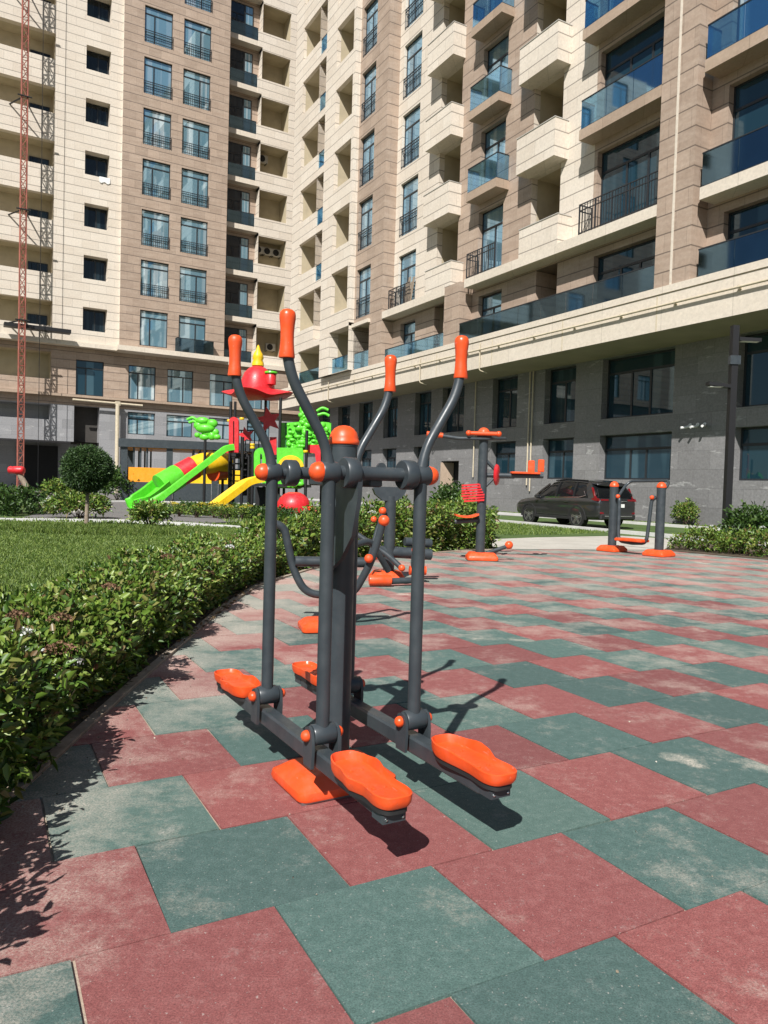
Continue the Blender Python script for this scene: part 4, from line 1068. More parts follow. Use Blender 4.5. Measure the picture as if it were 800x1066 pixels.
# elliptical stepper further back
T3 = V((.06, 9.75, 0)); el = thing('elliptical_trainer', 'elliptical trainer with orange pedals and a dark head plate near the back hedge', 'exercise machine', T3, .2)
base_cover(el, (.0, 0, .01), .22, .18, .14)
m = MB(); m.cyl((.02, 0, .1), (.02, 0, 1.12), .075, 18); m.build('post', 'gym', el, 50)
m = MB(); m.loft([[V((x, y, z)) for x, y in ((-w_, -.06), (w_, -.06), (w_, .06), (-w_, .06))] for w_, z in ((.09, 1.06), (.19, 1.14), (.22, 1.21), (.20, 1.24))], True, True); m.build('head_plate', 'gym', el)
a1 = tube_part(el, 'pedal_arm', [(-.42, -.1, .62), (-.05, -.22, .38), (.12, -.3, .22)], .035)
orange_ball(a1, (.12, -.34, .22), .045, 'bolt_cap'); orange_ball(a1, (-.22, -.26, .36), .05, 'bolt_cap')
a2 = tube_part(el, 'pedal_arm', [(.32, -.2, .42), (.28, -.3, .25), (.36, -.34, .07), (-.1, -.42, .06)], .04, rad=.05)
orange_ball(a2, (.32, -.24, .44), .055, 'bolt_cap')
m = MB(); m.lathe((-.32, -.46, .08), ex, [(.03, 0), (.062, .004), (.066, .02), (.066, .26), (.062, .28), (.03, .285)], 16); m.build('pedal', 'orange', el, 50)
m = MB(); m.lathe((.28, -.08, .16), ex, [(.03, 0), (.06, .004), (.06, .22), (.03, .225)], 16); m.build('pedal', 'orange', el, 50)
tube_part(el, 'crank_housing', [(-.12, .0, .4), (.6, .05, .36)], .075)
tube_part(el, 'rear_bar', [(.25, .1, .52), (.62, .14, .5)], .06)
h1 = tube_part(el, 'handlebar', [(-.28, -.2, .3), (-.16, -.1, .7), (-.1, -.1, .9)], .03); orange_ball(h1, (-.1, -.1, .93), .05, 'grip')
orange_ball(h1, (-.22, -.14, .82), .04, 'grip')

# multi-station post (leg press, sit-up, arm wheel)
T4 = V((1.70, 13.1, 0)); ms = thing('multi_station', 'tall grey post machine with orange seats and side bench by the back hedge', 'exercise machine', T4, 0)
base_cover(ms, (.03, 0, .01), .27, .22, .13)
m = MB(); m.cyl((0, 0, .1), (0, 0, 2.1), .082, 20); m.build('post', 'gym', ms, 50)
dome(ms, (0, 0, 2.2), .1); m = MB(); m.obox((0, -.02, 2.14), ex, ey, .13, .08, .045, ch=.02); m.build('top_block', 'gym', ms)
b_ = tube_part(ms, 'top_bar', [(-.95, -.1, 2.17), (-.45, -.1, 2.11), (.1, -.1, 2.12), (.42, .3, 2.15)], .032, rad=.05)
tube_part(b_, 'grip', [(-1.0, -.1, 2.175), (-.72, -.1, 2.15)], .045, 'orange')
hb_ = tube_part(ms, 'press_handles', [(-.28, -.15, 2.20), (.22, -.15, 2.20)], .036, 'orange')
for sx in (-.28, .24): orange_ball(hb_, (sx, -.15, 2.20), .05, 'grip_end')
ar = tube_part(ms, 'side_bar', [(.08, 0, 1.49), (1.06, 0, 1.50)], .042)
tube_part(ms, 'brace', [(.05, 0, 1.75), (.26, 0, 1.55), (.24, 0, 1.49)], .03); tube_part(ms, 'brace', [(.05, 0, 1.28), (.22, 0, 1.46)], .025)
m = MB(); m.lathe((.24, -.02, 1.50), V((1, -.35, 0)), [(.02, -.02), (.17, -.02), (.19, 0), (.17, .03), (.10, .045), (0, .05)], 20); m.build('hand_wheel', 'redplastic', ms, 50)
m = MB(); m.obox((.74, -.02, 1.545), ex, ey, .25, .10, .018, ch=.008); m.build('bench_pad', 'orange', ms, 40)
m = MB(); m.obox((.86, .06, 1.66), ex, ey, .055, .022, .11, ch=.01); m.build('back_pad', 'orange', ms, 40)
m = MB(); m.obox((1.03, .06, 1.68), ex, ey, .055, .022, .11, ch=.01); m.build('back_pad', 'orange', ms, 40)
# slatted seat and back on the left side
st_ = MB()
for i in range(7):
    z = 1.04+i*.045; w_ = .20-.012*abs(i-2)
    st_.obox((-.14-.012*i, -.06, z), V((1, -.25, .1)), ey, w_, .018, .015)
st_.obox((-.05, -.05, 1.17), ex, ey, .02, .02, .16); st_.build('backrest', 'redplastic', ms)
sm_ = MB()
rings = []
for i in range(9):
    x = -.46+i*.05; z = .74+.05*((i-4)/4)**2*(1 if i > 4 else .6)
    rings.append([V((x, -.2, z)), V((x, .16, z)), V((x, .16, z+.03)), V((x, -.2, z+.03))])
sm_.loft(rings, True, True); sm_.build('seat', 'orange', ms, 50)
tube_part(ms, 'seat_bar', [(-.46, -.02, .66), (-.06, -.02, .70)], .04)
fb = tube_part(ms, 'foot_bar', [(.05, 0, .10), (.5, .1, .25)], .035); orange_ball(fb, (.52, .1, .27), .075)

# two-post swing platform
T5 = V((5.19, 15.42, 0)); dv = V((.676, -.886, 0)).normalized(); RZ5 = math.atan2(dv.y, dv.x)
sw = thing('swing_platform', 'two short grey posts with orange caps holding a hanging orange foot board', 'exercise machine', T5, RZ5)
for sx in (-.555, .555):
    base_cover(sw, (sx, 0, .01), .24, .24, .12)
    m = MB(); m.cyl((sx, 0, .1), (sx, 0, 1.37), .088, 20); m.build('post', 'gym', sw, 50); dome(sw, (sx, 0, 1.37), .09)
hr_ = tube_part(sw, 'handrail', [(-.5, .02, 1.12), (-.56, .42, 1.42), (-.5, .5, 1.5), (.45, .4, 1.52), (.52, .3, 1.45), (.49, .03, 1.2)], .03, rad=.1)
for sx in (-1, 1):
    tube_part(sw, 'swing_arm', [(sx*.46, -.02, 1.18), (sx*.38, -.05, 1.12), (sx*.34, -.1, .34), (sx*.28, -.1, .24), (0, -.1, .22)], .036, rad=.1)
    m = MB(); m.obox((sx*.16, -.12, .285), ex, ey, .16, .15, .03, ch=.015); m.build('foot_board', 'orange', sw, 40)
    orange_ball(sw, (sx*.40, -.08, 1.17), .045, 'bolt_cap')

# tilted board at far left
T6 = V((-12.9, 27.8, 0)); tb = thing('sit_up_bench', 'tilted brown board with a red end roller at the far left', 'exercise machine', T6, 0)
b_ = tube_part(tb, 'board_beam', [(0.1, 0, .05), (-.68, 0, 1.36)], .10, 'bark')
m = MB(); m.lathe((-1.02, -.05, 1.45), ex, [(.03, 0), (.13, .01), (.15, .06), (.13, .14), (.15, .2), (.15, .5), (.12, .56), (.03, .57)], 14); m.build('roller', 'redplastic', tb, 60)
m = MB(); m.obox((-.35, -.2, .42), ex, ey, .5, .22, .06, ch=.02); m.build('seat_pad', 'gym', tb)
m = MB(); m.box(-.75, -.66, -.3, -.1, 0, .38); m.build('leg', 'gym', tb)
m = MB(); m.box(.02, .1, -.3, -.1, 0, .38); m.build('leg', 'gym', tb)

# ------------------------------------------------------------------ lamp post
lp = thing('lamp_post', 'black square lamp post with two flat heads before the grey podium wall', 'lamp post', (9.15, 20., 0), .05)
m = MB(); m.box(-.085, .085, -.085, .085, -.02, 5.75); m.build('pole', 'black', lp)
for sx, z in ((-1, 4.1), (1, 5.35)):
    m = MB(); m.loft([[V((sx*x, y, z+t_+.10*(x-.1)*(1 if sx < 0 else -.2))) for y, t_ in ((-.11, 0), (.11, 0), (.11, .09), (-.11, .09))] for x in (.09, .5, .68)], True, True); hd = m.build('lamp_head', 'black', lp)
    m = MB(); m.box(sx*.16, sx*.64, -.085, .085, z-.012+(.03 if sx < 0 else 0), z-.004+(.03 if sx < 0 else 0)); m.build('led_panel', 'white', hd)
m = MB(); m.box(-.14, .14, -.115, .02, 4.72, 4.95); m.build('junction_box', 'gym', lp)

# ------------------------------------------------------------------ dark SUV on the road by the wall
CW = V((.873, .487, 0)); cc = (V((6.683, 25.73, 0))+V((5.475, 28.0, 0)))/2+CW*.84
car = thing('parked_car', 'dark grey SUV parked facing away beside the grey podium wall', 'car', cc, math.atan2(.8832, -.4695))
# local x forward, y left; lofted stations from tail to nose
def carloft(ST, name, mat, parent, prof, lev=2):
    m = MB(); rings = []
    for st in ST:
        L = prof(*st); x = st[0]
        rings.append([V((x+dx, y, z)) for dx, y, z in L]+[V((x+dx, -y, z)) for dx, y, z in reversed(L)])
    m.loft(rings, True, True); o = m.build(name, mat, parent, 60)
    sd = o.modifiers.new('smooth', 'SUBSURF'); sd.levels = 1; sd.render_levels = lev
    return o
def bprof(x, w_, z0, zb, ws):
    return [(0, w_*.78, z0), (0, w_*.95, z0+.03), (0, w_*1.0, z0+.14), (0, w_*1.0, z0+.40), (0, w_*.985, zb-.24), (0, w_*1.0, zb-.15), (0, w_*.995, zb-.11), (0, ws, zb-.01), (0, ws*.86, zb+.012)]
bd_ = carloft([(-2.30, .62, .52, .90, .58), (-2.285, .80, .40, .99, .75), (-2.20, .875, .32, 1.04, .82), (-1.9, .905, .29, 1.06, .86), (-1.3, .93, .28, 1.055, .88), (-.6, .92, .28, 1.035, .885), (.2, .92, .28, 1.015, .885), (.9, .92, .28, 1.0, .88), (1.3, .93, .29, .985, .86), (1.75, .905, .31, .93, .80), (2.08, .85, .34, .87, .74), (2.25, .74, .39, .78, .64), (2.31, .58, .47, .67, .50)], 'body', 'car', car, bprof)
def gprof(x, w_, zb, zt, wt):
    return [(0, w_*.7, zb-.06), (0, w_, zb-.05), (0, w_*.985, zb+.03), (0, w_+(wt-w_)*.5, zb+(zt-zb)*.5), (0, wt*1.01, zt-.06), (0, wt*.93, zt-.012), (0, wt*.55, zt+.008)]
gl_ = carloft([(-2.16, .80, 1.0, 1.06, .78), (-2.10, .82, 1.02, 1.16, .78), (-1.90, .835, 1.04, 1.46, .72), (-1.72, .84, 1.05, 1.57, .69), (-1.2, .845, 1.04, 1.63, .685), (-.5, .845, 1.02, 1.65, .685), (.0, .845, 1.01, 1.62, .68), (.35, .84, 1.0, 1.52, .68), (.75, .83, .99, 1.29, .70), (1.12, .80, .985, 1.07, .74), (1.2, .76, .98, 1.0, .72)], 'windows', 'carglass', car, gprof)
def rprof(x, w_, zt):
    return [(0, w_*1.012, zt-.10), (0, w_*1.02, zt-.055), (0, w_*.95, zt-.002), (0, w_*.55, zt+.018), (0, w_*.1, zt+.022)]
rf_ = carloft([(-2.02, .60, 1.53), (-1.98, .68, 1.56), (-1.72, .695, 1.59), (-1.2, .692, 1.642), (-.5, .692, 1.662), (0., .688, 1.632), (.30, .685, 1.548), (.36, .60, 1.52)], 'roof', 'car', car, rprof)
def pillar(pts, w0, name='pillar', mat='car', d=.014):
    """flat strip following the glass side, mirrored on both sides"""
    for sy in (1, -1):
        P = [V((p[0], p[1]*sy, p[2])) for p in pts]; m = MB(); rings = []
        for i, p in enumerate(P):
            u = (P[min(len(P)-1, i+1)]-P[max(0, i-1)]).normalized(); n_ = V((0, sy, .25)).normalized(); t_ = u.cross(n_).normalized(); w1 = w0[i] if isinstance(w0, (list, tuple)) else w0
            rings.append([p+t_*w1-n_*.03, p+t_*w1+n_*d, p-t_*w1+n_*d, p-t_*w1-n_*.03])
        m.loft(rings, True, True); m.build(name, mat, car, 40)
pillar([(1.14, .775, 1.02), (.75, .765, 1.26), (.38, .70, 1.49)], .035)
pillar([(-.10, .845, 1.02), (-.14, .785, 1.32), (-.2, .70, 1.58)], .04, mat='black'); pillar([(-1.02, .845, 1.04), (-1.03, .785, 1.33), (-1.06, .70, 1.57)], .04, mat='black')
pillar([(-1.98, .83, 1.05), (-1.80, .80, 1.27), (-1.62, .71, 1.54)], [.20, .15, .10])
pillar([(1.0, .852, 1.0), (0, .858, 1.02), (-1.3, .855, 1.055), (-1.62, .84, 1.12), (-1.5, .80, 1.27)], .010, 'window_trim', 'chrome', .008)
pillar([(.1, .66, 1.625), (-.5, .655, 1.675), (-1.5, .65, 1.635)], .014, 'roof_rail', 'black', .02)
for sx in (1, -1):
    for x in (-1.285, 1.285):
        y = sx*.80
        m = MB(); m.lathe((x, y-sx*.11, .355), V((0, sx, 0)), [(.2, 0), (.34, 0), (.355, .02), (.355, .2), (.34, .225), (.25, .225), (.24, .19), (.1, .18), (0, .18)], 28)
        wh = m.build('tyre', 'rubber', car, 40)
        m = MB()
        m.lathe((x, y+sx*.085, .355), V((0, sx, 0)), [(.232, 0), (.25, .034), (.238, .036), (.225, .0), ], 28)
        for k in range(5):
            a = 2*PI*k/5+.3; d = V((math.cos(a), 0, math.sin(a))); t_ = V((-d.z, 0, d.x))
            m.obox(V((x, y+sx*.105, .355))+d*.13+t_*.025, d, t_, .11, .018, .012, uz=V((0, 1, 0))); m.obox(V((x, y+sx*.105, .355))+d*.13-t_*.025, d, t_, .11, .012, .012, uz=V((0, 1, 0)))
        m.lathe((x, y+sx*.09, .355), V((0, sx, 0)), [(.05, 0), (.05, .03), (.03, .036), (0, .037)], 14)
        m.build('rim', 'alloy', wh, 30)
        m = MB(); rr = []
        for k in range(17):
            a = PI*(-.05+1.1*k/16); c_a, s_a = math.cos(a), math.sin(a)
            rr.append([V((x+r*c_a, sx*yy, .36+r*s_a)) for r, yy in ((.372, .86), (.372, .93), (.43, .932), (.44, .86))])
        m.loft(rr, True, True); m.build('wheel_arch', 'rubber', car, 40)
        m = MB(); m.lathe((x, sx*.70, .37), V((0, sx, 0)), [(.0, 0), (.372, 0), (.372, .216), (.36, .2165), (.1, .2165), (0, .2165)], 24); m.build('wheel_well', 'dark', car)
    # tail lamps climb beside the rear window
    m = MB(); pr = [(-2.25, .95), (-2.235, 1.025), (-2.10, 1.06), (-1.935, 1.40), (-1.905, 1.40), (-2.04, 1.06), (-1.92, 1.02), (-1.95, .96)]
    m.prism(pr, (0, sx*.80, 0), ex, ez, V((0, sx, 0)), .070); m.build('tail_lamp', 'tail', car, 30)
    m = MB(); m.obox((-2.262, sx*.60, .985), ex, ey, .03, .16, .032, ch=.01); m.build('tail_lamp_inner', 'tail', car)
    m = MB(); m.obox((-2.262, sx*.70, .55), ex, ey, .03, .09, .035, ch=.01); m.build('reflector', 'tail', car)
    m = MB(); m.obox((.72, sx*.96, 1.04), ex, ey, .06, .10, .075, ch=.03); m.build('mirror', 'car', car, 40)
    for x in (-.75, .32): m = MB(); m.obox((x, sx*.925, .88), ex, ey, .09, .02, .014, ch=.006); m.build('door_handle', 'car', car)
    m = MB(); m.obox((0, sx*.905, .33), ex, ey, 1.0, .02, .05, ch=.01); m.build('sill_cladding', 'rubber', car)
m = MB(); m.obox((-2.26, 0, .42), ex, ey, .07, .80, .10, ch=.04); m.build('rear_bumper', 'rubber', car, 40)
m = MB(); m.obox((-2.325, 0, .45), ex, ey, .012, .62, .022, ch=.006); m.build('bumper_trim', 'chrome', car)
m = MB(); m.obox((-2.31, 0, .955), ex, ey, .012, .36, .016, ch=.004); m.build('tailgate_trim', 'chrome', car)
m = MB(); m.obox((-2.315, 0, .80), ex, ey, .008, .26, .06, ch=.004); m.build('number_plate', 'plate', car)

# ------------------------------------------------------------------ pergola behind the slides
pg = thing('pergola', 'dark grey flat roofed pergola with orange panels behind the green slide', 'pergola', (-11.5, 44.5, 0), .26)
m = MB(); m.box(-3.9, 3.9, -2.6, 2.6, 3.0, 3.45); m.build('roof', 'black' if False else 'gym', pg)
m = MB(); m.box(-3.6, 3.6, -2.3, 2.3, 2.96, 2.997); m.build('ceiling', 'amber', pg)
for x, y in ((-3.6, -2.3), (3.6, -2.3), (-3.6, 2.3), (3.6, 2.3), (-1.2, -2.3), (1.3, -2.3)):
    m = MB(); m.box(x-.17, x+.17, y-.17, y+.17, 0, 2.998); m.build('post', 'gym', pg)
for y in (-2.3, 2.3):
    for x in (-3.1, -2.75, -2.4, .1, .45, .8, 2.2, 2.6, 3.):
        m = MB(); m.box(x-.05, x+.05, y-.05, y+.05, 1.9, 2.96); m.build('slat', 'gym', pg)
for x0, x1 in ((-3.4, -1.4), (-1., 1.1), (1.5, 3.4)):
    m = MB(); m.box(x0, x1, -2.36, -2.26, 1.1, 1.9); m.build('panel', 'yellowplastic' if x0 > -2 else 'amber', pg)
    m = MB(); m.box(x0, x1, -2.34, -2.28, .05, 1.09); m.build('lower_panel', 'gym', pg)
m = MB(); m.box(-3.4, 3.4, 2.24, 2.34, 1.1, 1.9); m.build('panel', 'amber', pg)

# ------------------------------------------------------------------ playground tower with slides
PG = V((-5.2, 32., 0)); pgd = thing('playground_tower', 'colourful playground tower with a red hat roof and green and yellow slides', 'playground', PG, 0)
def PX(px, py, Y=32.):                                             # helper: size of the real set, read off at its own distance
    a, b = px-400, py-533; u = a*c_+b*s_; v = -a*s_+b*c_
    d = V((u, 780*math.cos(TH)-v*math.sin(TH), -780*math.sin(TH)-v*math.cos(TH))); d = d*(Y/d.y)
    return V((d.x, Y, H+d.z))-PG
def post(px, y, ztop, r=.062): 
    p = PX(px, 500, y); m = MB(); m.cyl((p.x, p.y, 0), (p.x, p.y, ztop), r, 12); o = m.build('post', 'black', pgd, 50)
    return o
def zpx(py, px=270, Y=32.): return PX(px, py, Y).z
for px, y, tp_ in ((239, 31., 418), (243.5, 33.6, 418), (275, 33.6, 412), (290.5, 31., 414), (252, 30.4, 455)): post(px, y, zpx(tp_, px, y))
for px, y, tp_ in ((213, 31.5, 455), (263, 30.2, 470), (318.5, 29.8, 448), (335, 31.5, 460), (296, 33.5, 440), (232, 33, 485), (309, 32.6, 455)): post(px, y, zpx(tp_, px, y))
for px, y, py in ((239, 31., 438), (252, 30.4, 436), (318.5, 29.8, 470), (263, 30.2, 466), (280, 30.2, 466), (263, 30.2, 463)):
    p = PX(px, py, y); m = MB(); m.lathe((p.x, p.y, p.z-.04), ez, [(.085, 0), (.095, .02), (.095, .07), (.085, .09)], 14); m.build('clamp', 'yellowplastic', pgd, 50)
# red hat roof: wavy brim, dome, chimney, flame
c = PX(268, 412); m = MB(); prof = []
rings = []
for r, z in ((.05, -.25), (.8, -.22), (1.32, -.1), (1.38, -.04), (1.30, .0), (.9, .12), (.7, .2)):
    ring = []
    for k in range(40):
        a = 2*PI*k/40; rr = r*(1+(.13*math.cos(4*a+.6) if r > .75 else 0)); zz = z+(.10*math.cos(4*a+.6)*(r/1.38)**2 if r > .75 else 0)
        ring.append(c+V((rr*math.cos(a), rr*math.sin(a), zz+.1)))
    rings.append(ring)
m.loft(rings, True, True); m.build('roof_brim', 'redplastic', pgd, 50)
m = MB(); m.lathe(c+V((0, 0, .25)), ez, [(.74, 0), (.72, .2), (.66, .45), (.56, .7), (.40, .88), (.2, 1.0), (.1, 1.04), (0, 1.05)], 28); m.build('roof_dome', 'redplastic', pgd, 60)
q = c+V((.62, -.35, .45)); m = MB(); m.lathe(q, ez, [(.22, 0), (.22, .42), (.2, .44)], 14); ch_ = m.build('chimney', 'redplastic', pgd, 50)
m = MB(); m.lathe(q+V((0, 0, .44)), ez, [(.26, 0), (.28, .03), (.26, .09), (.1, .11), (0, .11)], 14); m.build('chimney_cap', 'greenplastic', ch_, 50)
m = MB(); m.lathe(c+V((0, 0, 1.26)), ez, [(.26, 0), (.25, .12), (.2, .25), (.24, .33), (.2, .5), (.1, .66), (.05, .84), (.0, .9)], 14); m.build('finial', 'yellowplastic', pgd, 60)

def panel(name, poly, y, mat, th=.12, holes=()):
    """moulded plastic panel from an outline at its own distance, with raised border"""
    pts = [PX(a, b, y) for a, b in poly]; m = MB()
    m.loft([[p for p in pts], [p+V((0, th, 0)) for p in pts]], True, True)
    return m.build(name, mat, pgd, 30)
def archpanel(name, x0, x1, y0, y1, Y, mat, th=.16, leg_=.66):
    """rounded arch panel with an open middle"""
    m = MB(); cx = (x0+x1)/2; w_ = (x1-x0)/2; out = []; inn = []
    for k in range(13):
        a = PI*k/12; out.append((cx+w_*math.cos(a), y0+w_*1.0-w_*math.sin(a))); inn.append((cx+w_*(1-leg_*1.3)*math.cos(a), y0+w_*1.15-w_*(1-leg_)*math.sin(a)))
    out = [(x1, y1)]+out+[(x0, y1)]; inn = [(x1-w_*leg_*1.3, y1)]+inn+[(x0+w_*leg_*1.3, y1)]
    A = [PX(a, b, Y) for a, b in out]; B = [PX(a, b, Y) for a, b in inn]; d = V((0, th, 0)); rings = []
    for a, b in zip(A, B): rings.append([a, b, b+d, a+d])
    m.loft(rings, True, True)
    return m.build(name, mat, pgd, 30)
archpanel('arch_panel', 238.5, 248.5, 434, 471, 30.3, 'redplastic')
archpanel('arch_panel', 264.5, 279.5, 466, 503, 30.1, 'greenplastic')
def star(cx, cy, r, Y, mat):
    poly = []
    for k in range(10):
        a = PI/2+k*PI/5+.2; rr = r if k % 2 == 0 else r*.45; poly.append((cx+rr*math.cos(a), cy-rr*math.sin(a)))
    return panel('star_panel', poly, Y, mat, .12)
star(280, 437, 14, 32.8, 'redplastic'); star(256, 453, 9, 33., 'redplastic')
panel('green_wall', [(292.5, 440), (297, 440), (297, 505), (292.5, 505)], 32.9, 'greenplastic', .1); panel('green_wall', [(297.2, 440), (302, 440), (302, 470), (297.2, 470)], 32.7, 'dgreen', .1)
fp_ = panel('house_panel', [(288.5, 466), (315, 466), (316, 470), (316, 507), (312, 509), (288.5, 508)], 30.2, 'greenplastic', .14)
def arc_band(parent, cx, cy, r0, r1, a0, a1, Y, mat, name, th=.05):
    m = MB(); rings = []
    for k in range(15):
        a = math.radians(a0+(a1-a0)*k/14); d = V((0, -th, 0))
        p = PX(cx+r0*math.cos(a), cy-r0*math.sin(a), Y); q = PX(cx+r1*math.cos(a), cy-r1*math.sin(a), Y); rings.append([p, q, q+d, p+d])
    m.loft(rings, True, True); return m.build(name, mat, parent, 30)
arc_band(fp_, 303, 488, 9.5, 14, 10, 170, 30.2, 'yellowplastic', 'yellow_arch')
def blobs(name, centres, mat, Y, seed, parent=pgd):
    m = MB(); q = random.Random(seed)
    for (a, b, r) in centres:
        p = PX(a, b, Y); rr = r*Y/780
        m.ball(p+V((0, q.uniform(-.05, .05), 0)), rr, 8, q.uniform(.8, 1.3), .6, q.uniform(.6, 1.0))
    return m.build(name, mat, parent, 70)
rq = random.Random(5)
lf = [(300+rq.uniform(0, 42), 441+rq.uniform(0, 30), rq.uniform(1.7, 3.4)) for _ in range(120)]+[(316+rq.uniform(-3, 12), 430+rq.uniform(0, 14), rq.uniform(2, 4)) for _ in range(34)]
blobs('leafy_panel', lf, 'greenplastic', 31.2, 6)
blobs('leafy_base', [(301+rq.uniform(0, 13), 499+rq.uniform(0, 7), rq.uniform(2.5, 4)) for _ in range(12)], 'greenplastic', 30., 7)
panel('leaf_back', [(299, 440), (326, 438), (345, 440), (344, 472), (299, 472)], 31.4, 'greenplastic', .1)
def frond(pts, Y, parent=pgd):
    m = MB(); P = [PX(a, b, Y) for a, b in pts]; m.tube(fillet(P, .2), .06, 8); return m.build('frond', 'greenplastic', parent, 60)
for pts in ([(330, 428), (336, 424), (342, 427)], [(331, 432), (338, 430), (343, 433)], [(316, 432), (313, 427), (314, 423)]): frond(pts, 31.2)
# green leafy head on a pole
gp = blobs('tree_head', [(214, 446, 8), (207, 443, 6.5), (216, 450, 7), (221, 441, 6), (211, 438, 6), (206, 453, 4), (213, 455, 4.5), (221, 454, 4.5), (226, 455, 4), (224, 450, 4.5)], 'greenplastic', 31.5, 8)
for pts in ([(206, 438), (201, 434), (195, 437)], [(206, 441), (202, 438), (197, 440)]): frond(pts, 31.5, gp)
def slide(name, path, mat, w_=.30, wall_=.16, Y0=0, parent=pgd):
    """open chute: flat bed with rounded raised sides, along a polyline of points"""
    P = fillet(path, 1.0, 8); m = MB(); rings = []
    for i, p in enumerate(P):
        t_ = (P[min(len(P)-1, i+1)]-P[max(0, i-1)]).normalized(); s_v = t_.cross(ez).normalized(); n_ = s_v.cross(t_)
        prof = [(-w_-.05, wall_), (-w_-.05, -.06), (w_+.05, -.06), (w_+.05, wall_), (w_, wall_+.03), (w_-.05, wall_-.02), (w_-.10, .02), (0, 0), (-w_+.10, .02), (-w_+.05, wall_-.02), (-w_, wall_+.03)]
        rings.append([p+s_v*a+n_*b for a, b in prof])
    m.loft(rings, True, True); return m.build(name, mat, parent, 35)
P_ = lambda a, b, Y: PX(a, b, Y)
slide('green_slide', [P_(243, 467, 30.0), P_(236, 468, 29.9), P_(170, 518, 29.2), P_(158, 525, 29.0), P_(152, 527, 28.9)], 'greenplastic', .27, .15)
ys = slide('yellow_slide', [P_(274, 500, 28.6), P_(258, 503, 28.4), P_(222, 530, 27.6), P_(210, 534, 27.3)], 'yellowplastic', .28, .17)
blobs('flower_ornament', [(209, 530, 4), (205, 533, 3), (212, 534, 3.5), (207, 537, 3)], 'yellowplastic', 27.3, 9, ys)
# tube slide in three colours, open green mouth
def tubeseg(name, pts, r, mat):
    m = MB(); m.tube(fillet(pts, 1.2, 8), r, 20); return m.build(name, mat, pgd, 50)
tubeseg('tube_section', [P_(234, 482, 32.8), P_(224, 481, 32.2), P_(210, 483, 32.), P_(202, 486.5, 31.8)], .46, 'yellowplastic')
tubeseg('tube_section', [P_(202.3, 486.3, 31.8), P_(185, 496, 31.4)], .50, 'redplastic')
tubeseg('tube_section', [P_(185.3, 495.8, 31.4), P_(174, 502.5, 31.), P_(167, 506.5, 30.8)], .52, 'greenplastic')
slide('tube_mouth', [P_(170, 508, 30.8), P_(158, 518, 30.2), P_(146, 526, 29.6), P_(138, 529, 29.4)], 'greenplastic', .44, .34)
tubeseg('tube_section', [P_(236, 490, 33.), P_(228, 492, 32.6), P_(222, 493, 32.2)], .33, 'orange')
archpanel('arch_panel', 229, 239, 468, 497, 33.1, 'redplastic')
panel('lattice_panel', [(228.5, 481), (236.5, 480), (236.5, 500), (228.5, 500)], 33.2, 'yellowplastic', .05)
panel('climbing_panel', [(250, 475), (263, 475), (263, 516), (250, 516)], 31.6, 'black', .06); panel('climbing_panel', [(266, 507), (287, 507), (287, 527), (266, 527)], 31., 'black', .06); panel('red_screen', [(281, 455), (288, 455), (288, 474), (281, 474)], 32.4, 'redplastic', .08)
panel('red_side_panel', [(320, 463), (334, 463), (334, 486), (330, 486), (328, 472), (320, 471)], 30., 'redplastic', .12)
# platforms, stair, net, red hood low down
m = MB()
for px0, px1, py, Y0, Y1 in ((239, 292, 472, 31., 33.6), (263, 318, 503, 30.1, 32.6)):
    a = PX(px0, py, Y0); b = PX(px1, py, Y0); m.box(a.x, b.x, a.y, a.y+(Y1-Y0), a.z-.12, a.z)
m.build('platform', 'black', pgd)
m = MB()
for i in range(6):
    p = PX(242, 476+i*6, 31.2); m.box(p.x, p.x+.75, p.y-.3, p.y+.2, p.z-.05, p.z)
a = PX(240, 474, 31.); m.box(a.x, a.x+.05, a.y-.3, a.y+.25, .05, a.z); m.box(a.x+.78, a.x+.83, a.y-.3, a.y+.25, .05, a.z); m.build('stair', 'black', pgd)
m = MB()
for i in range(7):
    p = PX(247+i*4.6, 448, 33.7); m.cyl((p.x, p.y, p.z), (p.x, p.y, p.z-1.), .025, 6)
p0 = PX(245, 448, 33.7); p1 = PX(277, 448, 33.7); m.cyl(p0, p1, .03, 6); m.cyl(p0-V((0, 0, 1)), p1-V((0, 0, 1)), .03, 6); m.build('guard_rail', 'black', pgd)
c = PX(306, 528, 29.4); m = MB(); m.ball(c, 1., 10, .68, .6, .62); m.build('red_hood', 'redplastic', pgd, 60)
tubeseg('crawl_tube', [P_(284, 520, 30.), P_(302, 533, 29.4), P_(330, 540, 29.)], .32, 'rubber')
blobs('orange_ornament', [(325, 530, 4), (330, 533, 4), (322, 535, 3)], 'orange', 29, 12)
# yellow flowers in the bed under the slides
for i, (x, y) in enumerate(((-6.3, 25.2), (-5.75, 25.4), (-5.25, 24.9), (-4.7, 24.9), (-7.0, 25.6))):
    RNG = np.random.default_rng(70+i)
    b = shrub('flower_clump', ['clump of yellow flowers at the foot of the yellow slide', 'second clump of yellow flowers right of the yellow slide foot', 'third clump of yellow flowers right of the yellow slide foot', 'yellow flower clump farthest right under the playground tower', 'yellow flower clump farthest left near the yellow slide foot'][i], 'flowers', x, y, .3, .42, 500, .07, 'leaf', 80+i, group='yellow flower clumps under the slides')
    for k in range(4): flower_head(b, (rt.uniform(-.25, .25), rt.uniform(-.25, .1), .38+rt.uniform(0, .1)), .13, 'floweryellow', 70)
low, P0, ow = hedge('shrub_row', 'low green planting under the playground slides', 'shrubs', [(-8.2, 28.3), (-5.5, 26.6), (-3, 24.6)], 1.2, .34, 6000, .11, 'leafdark', base=(-5.5, 25.2, 0), stems=30, seed=60)

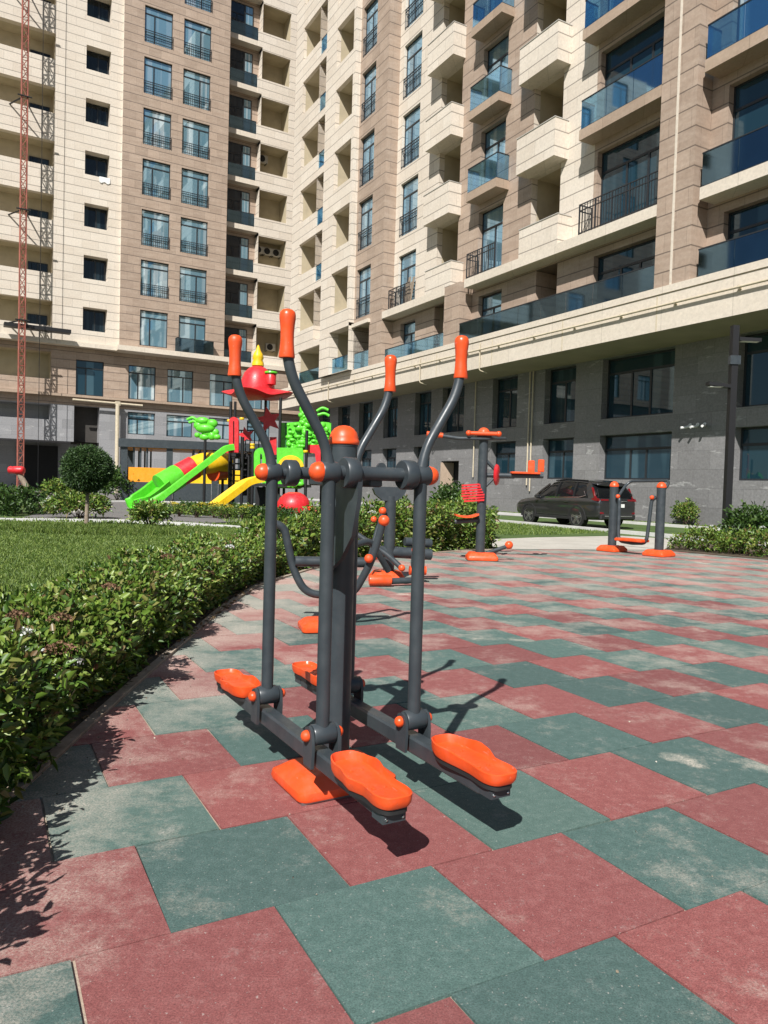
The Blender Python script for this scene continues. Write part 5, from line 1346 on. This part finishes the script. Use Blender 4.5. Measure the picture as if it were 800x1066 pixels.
# pale path on the far left, grit on the tiles and litter in the planting bed
sheet('garden_path_pale', [(-18.2, 40.6), (-16.8, 40.8), (-13.2, 34), (-10.9, 28.2), (-10.2, 26.5), (-11.6, 26.3), (-14., 31.5)], .012, 'concrete')
RNG = np.random.default_rng(90); n = 900
P = np.c_[RNG.uniform(-1.4, 5, n), 1.2+RNG.random(n)**1.6*9, np.full(n, .002)]; k = RNG.random(n) < .45
P[k, 0] = -1.42+np.abs(RNG.normal(size=k.sum()))*.16
D = RNG.normal(size=(n, 3)); D[:, 2] = np.abs(D[:, 2])*.4
sz = .002+.005*RNG.random(n)**3; M['grit'] = leafmat('grit', [(.06, .05, .04), (.35, .3, .24), (.55, .5, .44), (.14, .10, .06)], .9, 0.)
tag(leaves('grit', P, D, sz*1.6, sz*1.3, 'grit', None, 0., fold=.4), kind='stuff')
n = 2600; P = np.c_[-1.50-RNG.random(n)*.7, .5+RNG.random(n)*9.5, .010+RNG.random(n)*.012]
D = RNG.normal(size=(n, 3)); D[:, 2] = np.abs(D[:, 2])*.25; L_ = .018+.035*RNG.random(n)
M['litter'] = leafmat('leaf_litter', [(.05, .03, .018), (.11, .07, .04), (.20, .13, .07), (.26, .18, .09), (.07, .05, .02)], .9, .1)
tag(leaves('leaf_litter', P, D, L_, L_*.5, 'litter', None, .1), kind='stuff')

for a in (.4, 2.2, 4.0, 5.5):
    v = MB(); v.lathe((.062*math.cos(a), .062*math.sin(a), .12), V((math.cos(a), math.sin(a), 0)), [(.009, -.006), (.009, .004), (.005, .007), (0, .007)], 8); v.build('bolt', 'chrome', wk, 40)
t = thing('cloth', 'white cloth hung out over the sill of a square window on the left block', 'cloth', LX @ V((11.45, 0, 26.05)), LB.rotation_euler.z)
m = MB(); rings = []
for i in range(7):
    x = -.42+i*.14; w_ = .02*math.sin(i*2.1)
    rings.append([V((x, .3, .02+abs(w_))), V((x, -.02, .05)), V((x, -.05+w_, -.10)), V((x+w_, -.06-w_, -.42-.07*math.sin(i*1.7))), V((x+w_, -.04-w_, -.42-.07*math.sin(i*1.7))), V((x, -.03+w_, -.10)), V((x, -.01, .03)), V((x, .3, abs(w_)))])
m.loft(rings, True, True); m.build('fabric', 'white', t, 50)

t = thing('board_stack', 'wooden boards leaning in the lowest railed balcony of the cream bay', 'boards', RX @ V((X(39.2), -.1, 12.13)), RB.rotation_euler.z)
for i, (x, w_, h_) in enumerate(((-.3, .11, 1.5), (-.05, .10, 1.75), (.2, .12, 1.4), (.38, .09, 1.65))):
    m = MB(); m.obox((x, -.16, h_/2), V((1, 0, .03*(i-1))), ey, w_, .02, h_/2, uz=V((.04*(i-1.5), .12, 1))); m.build('board', 'bark', t)
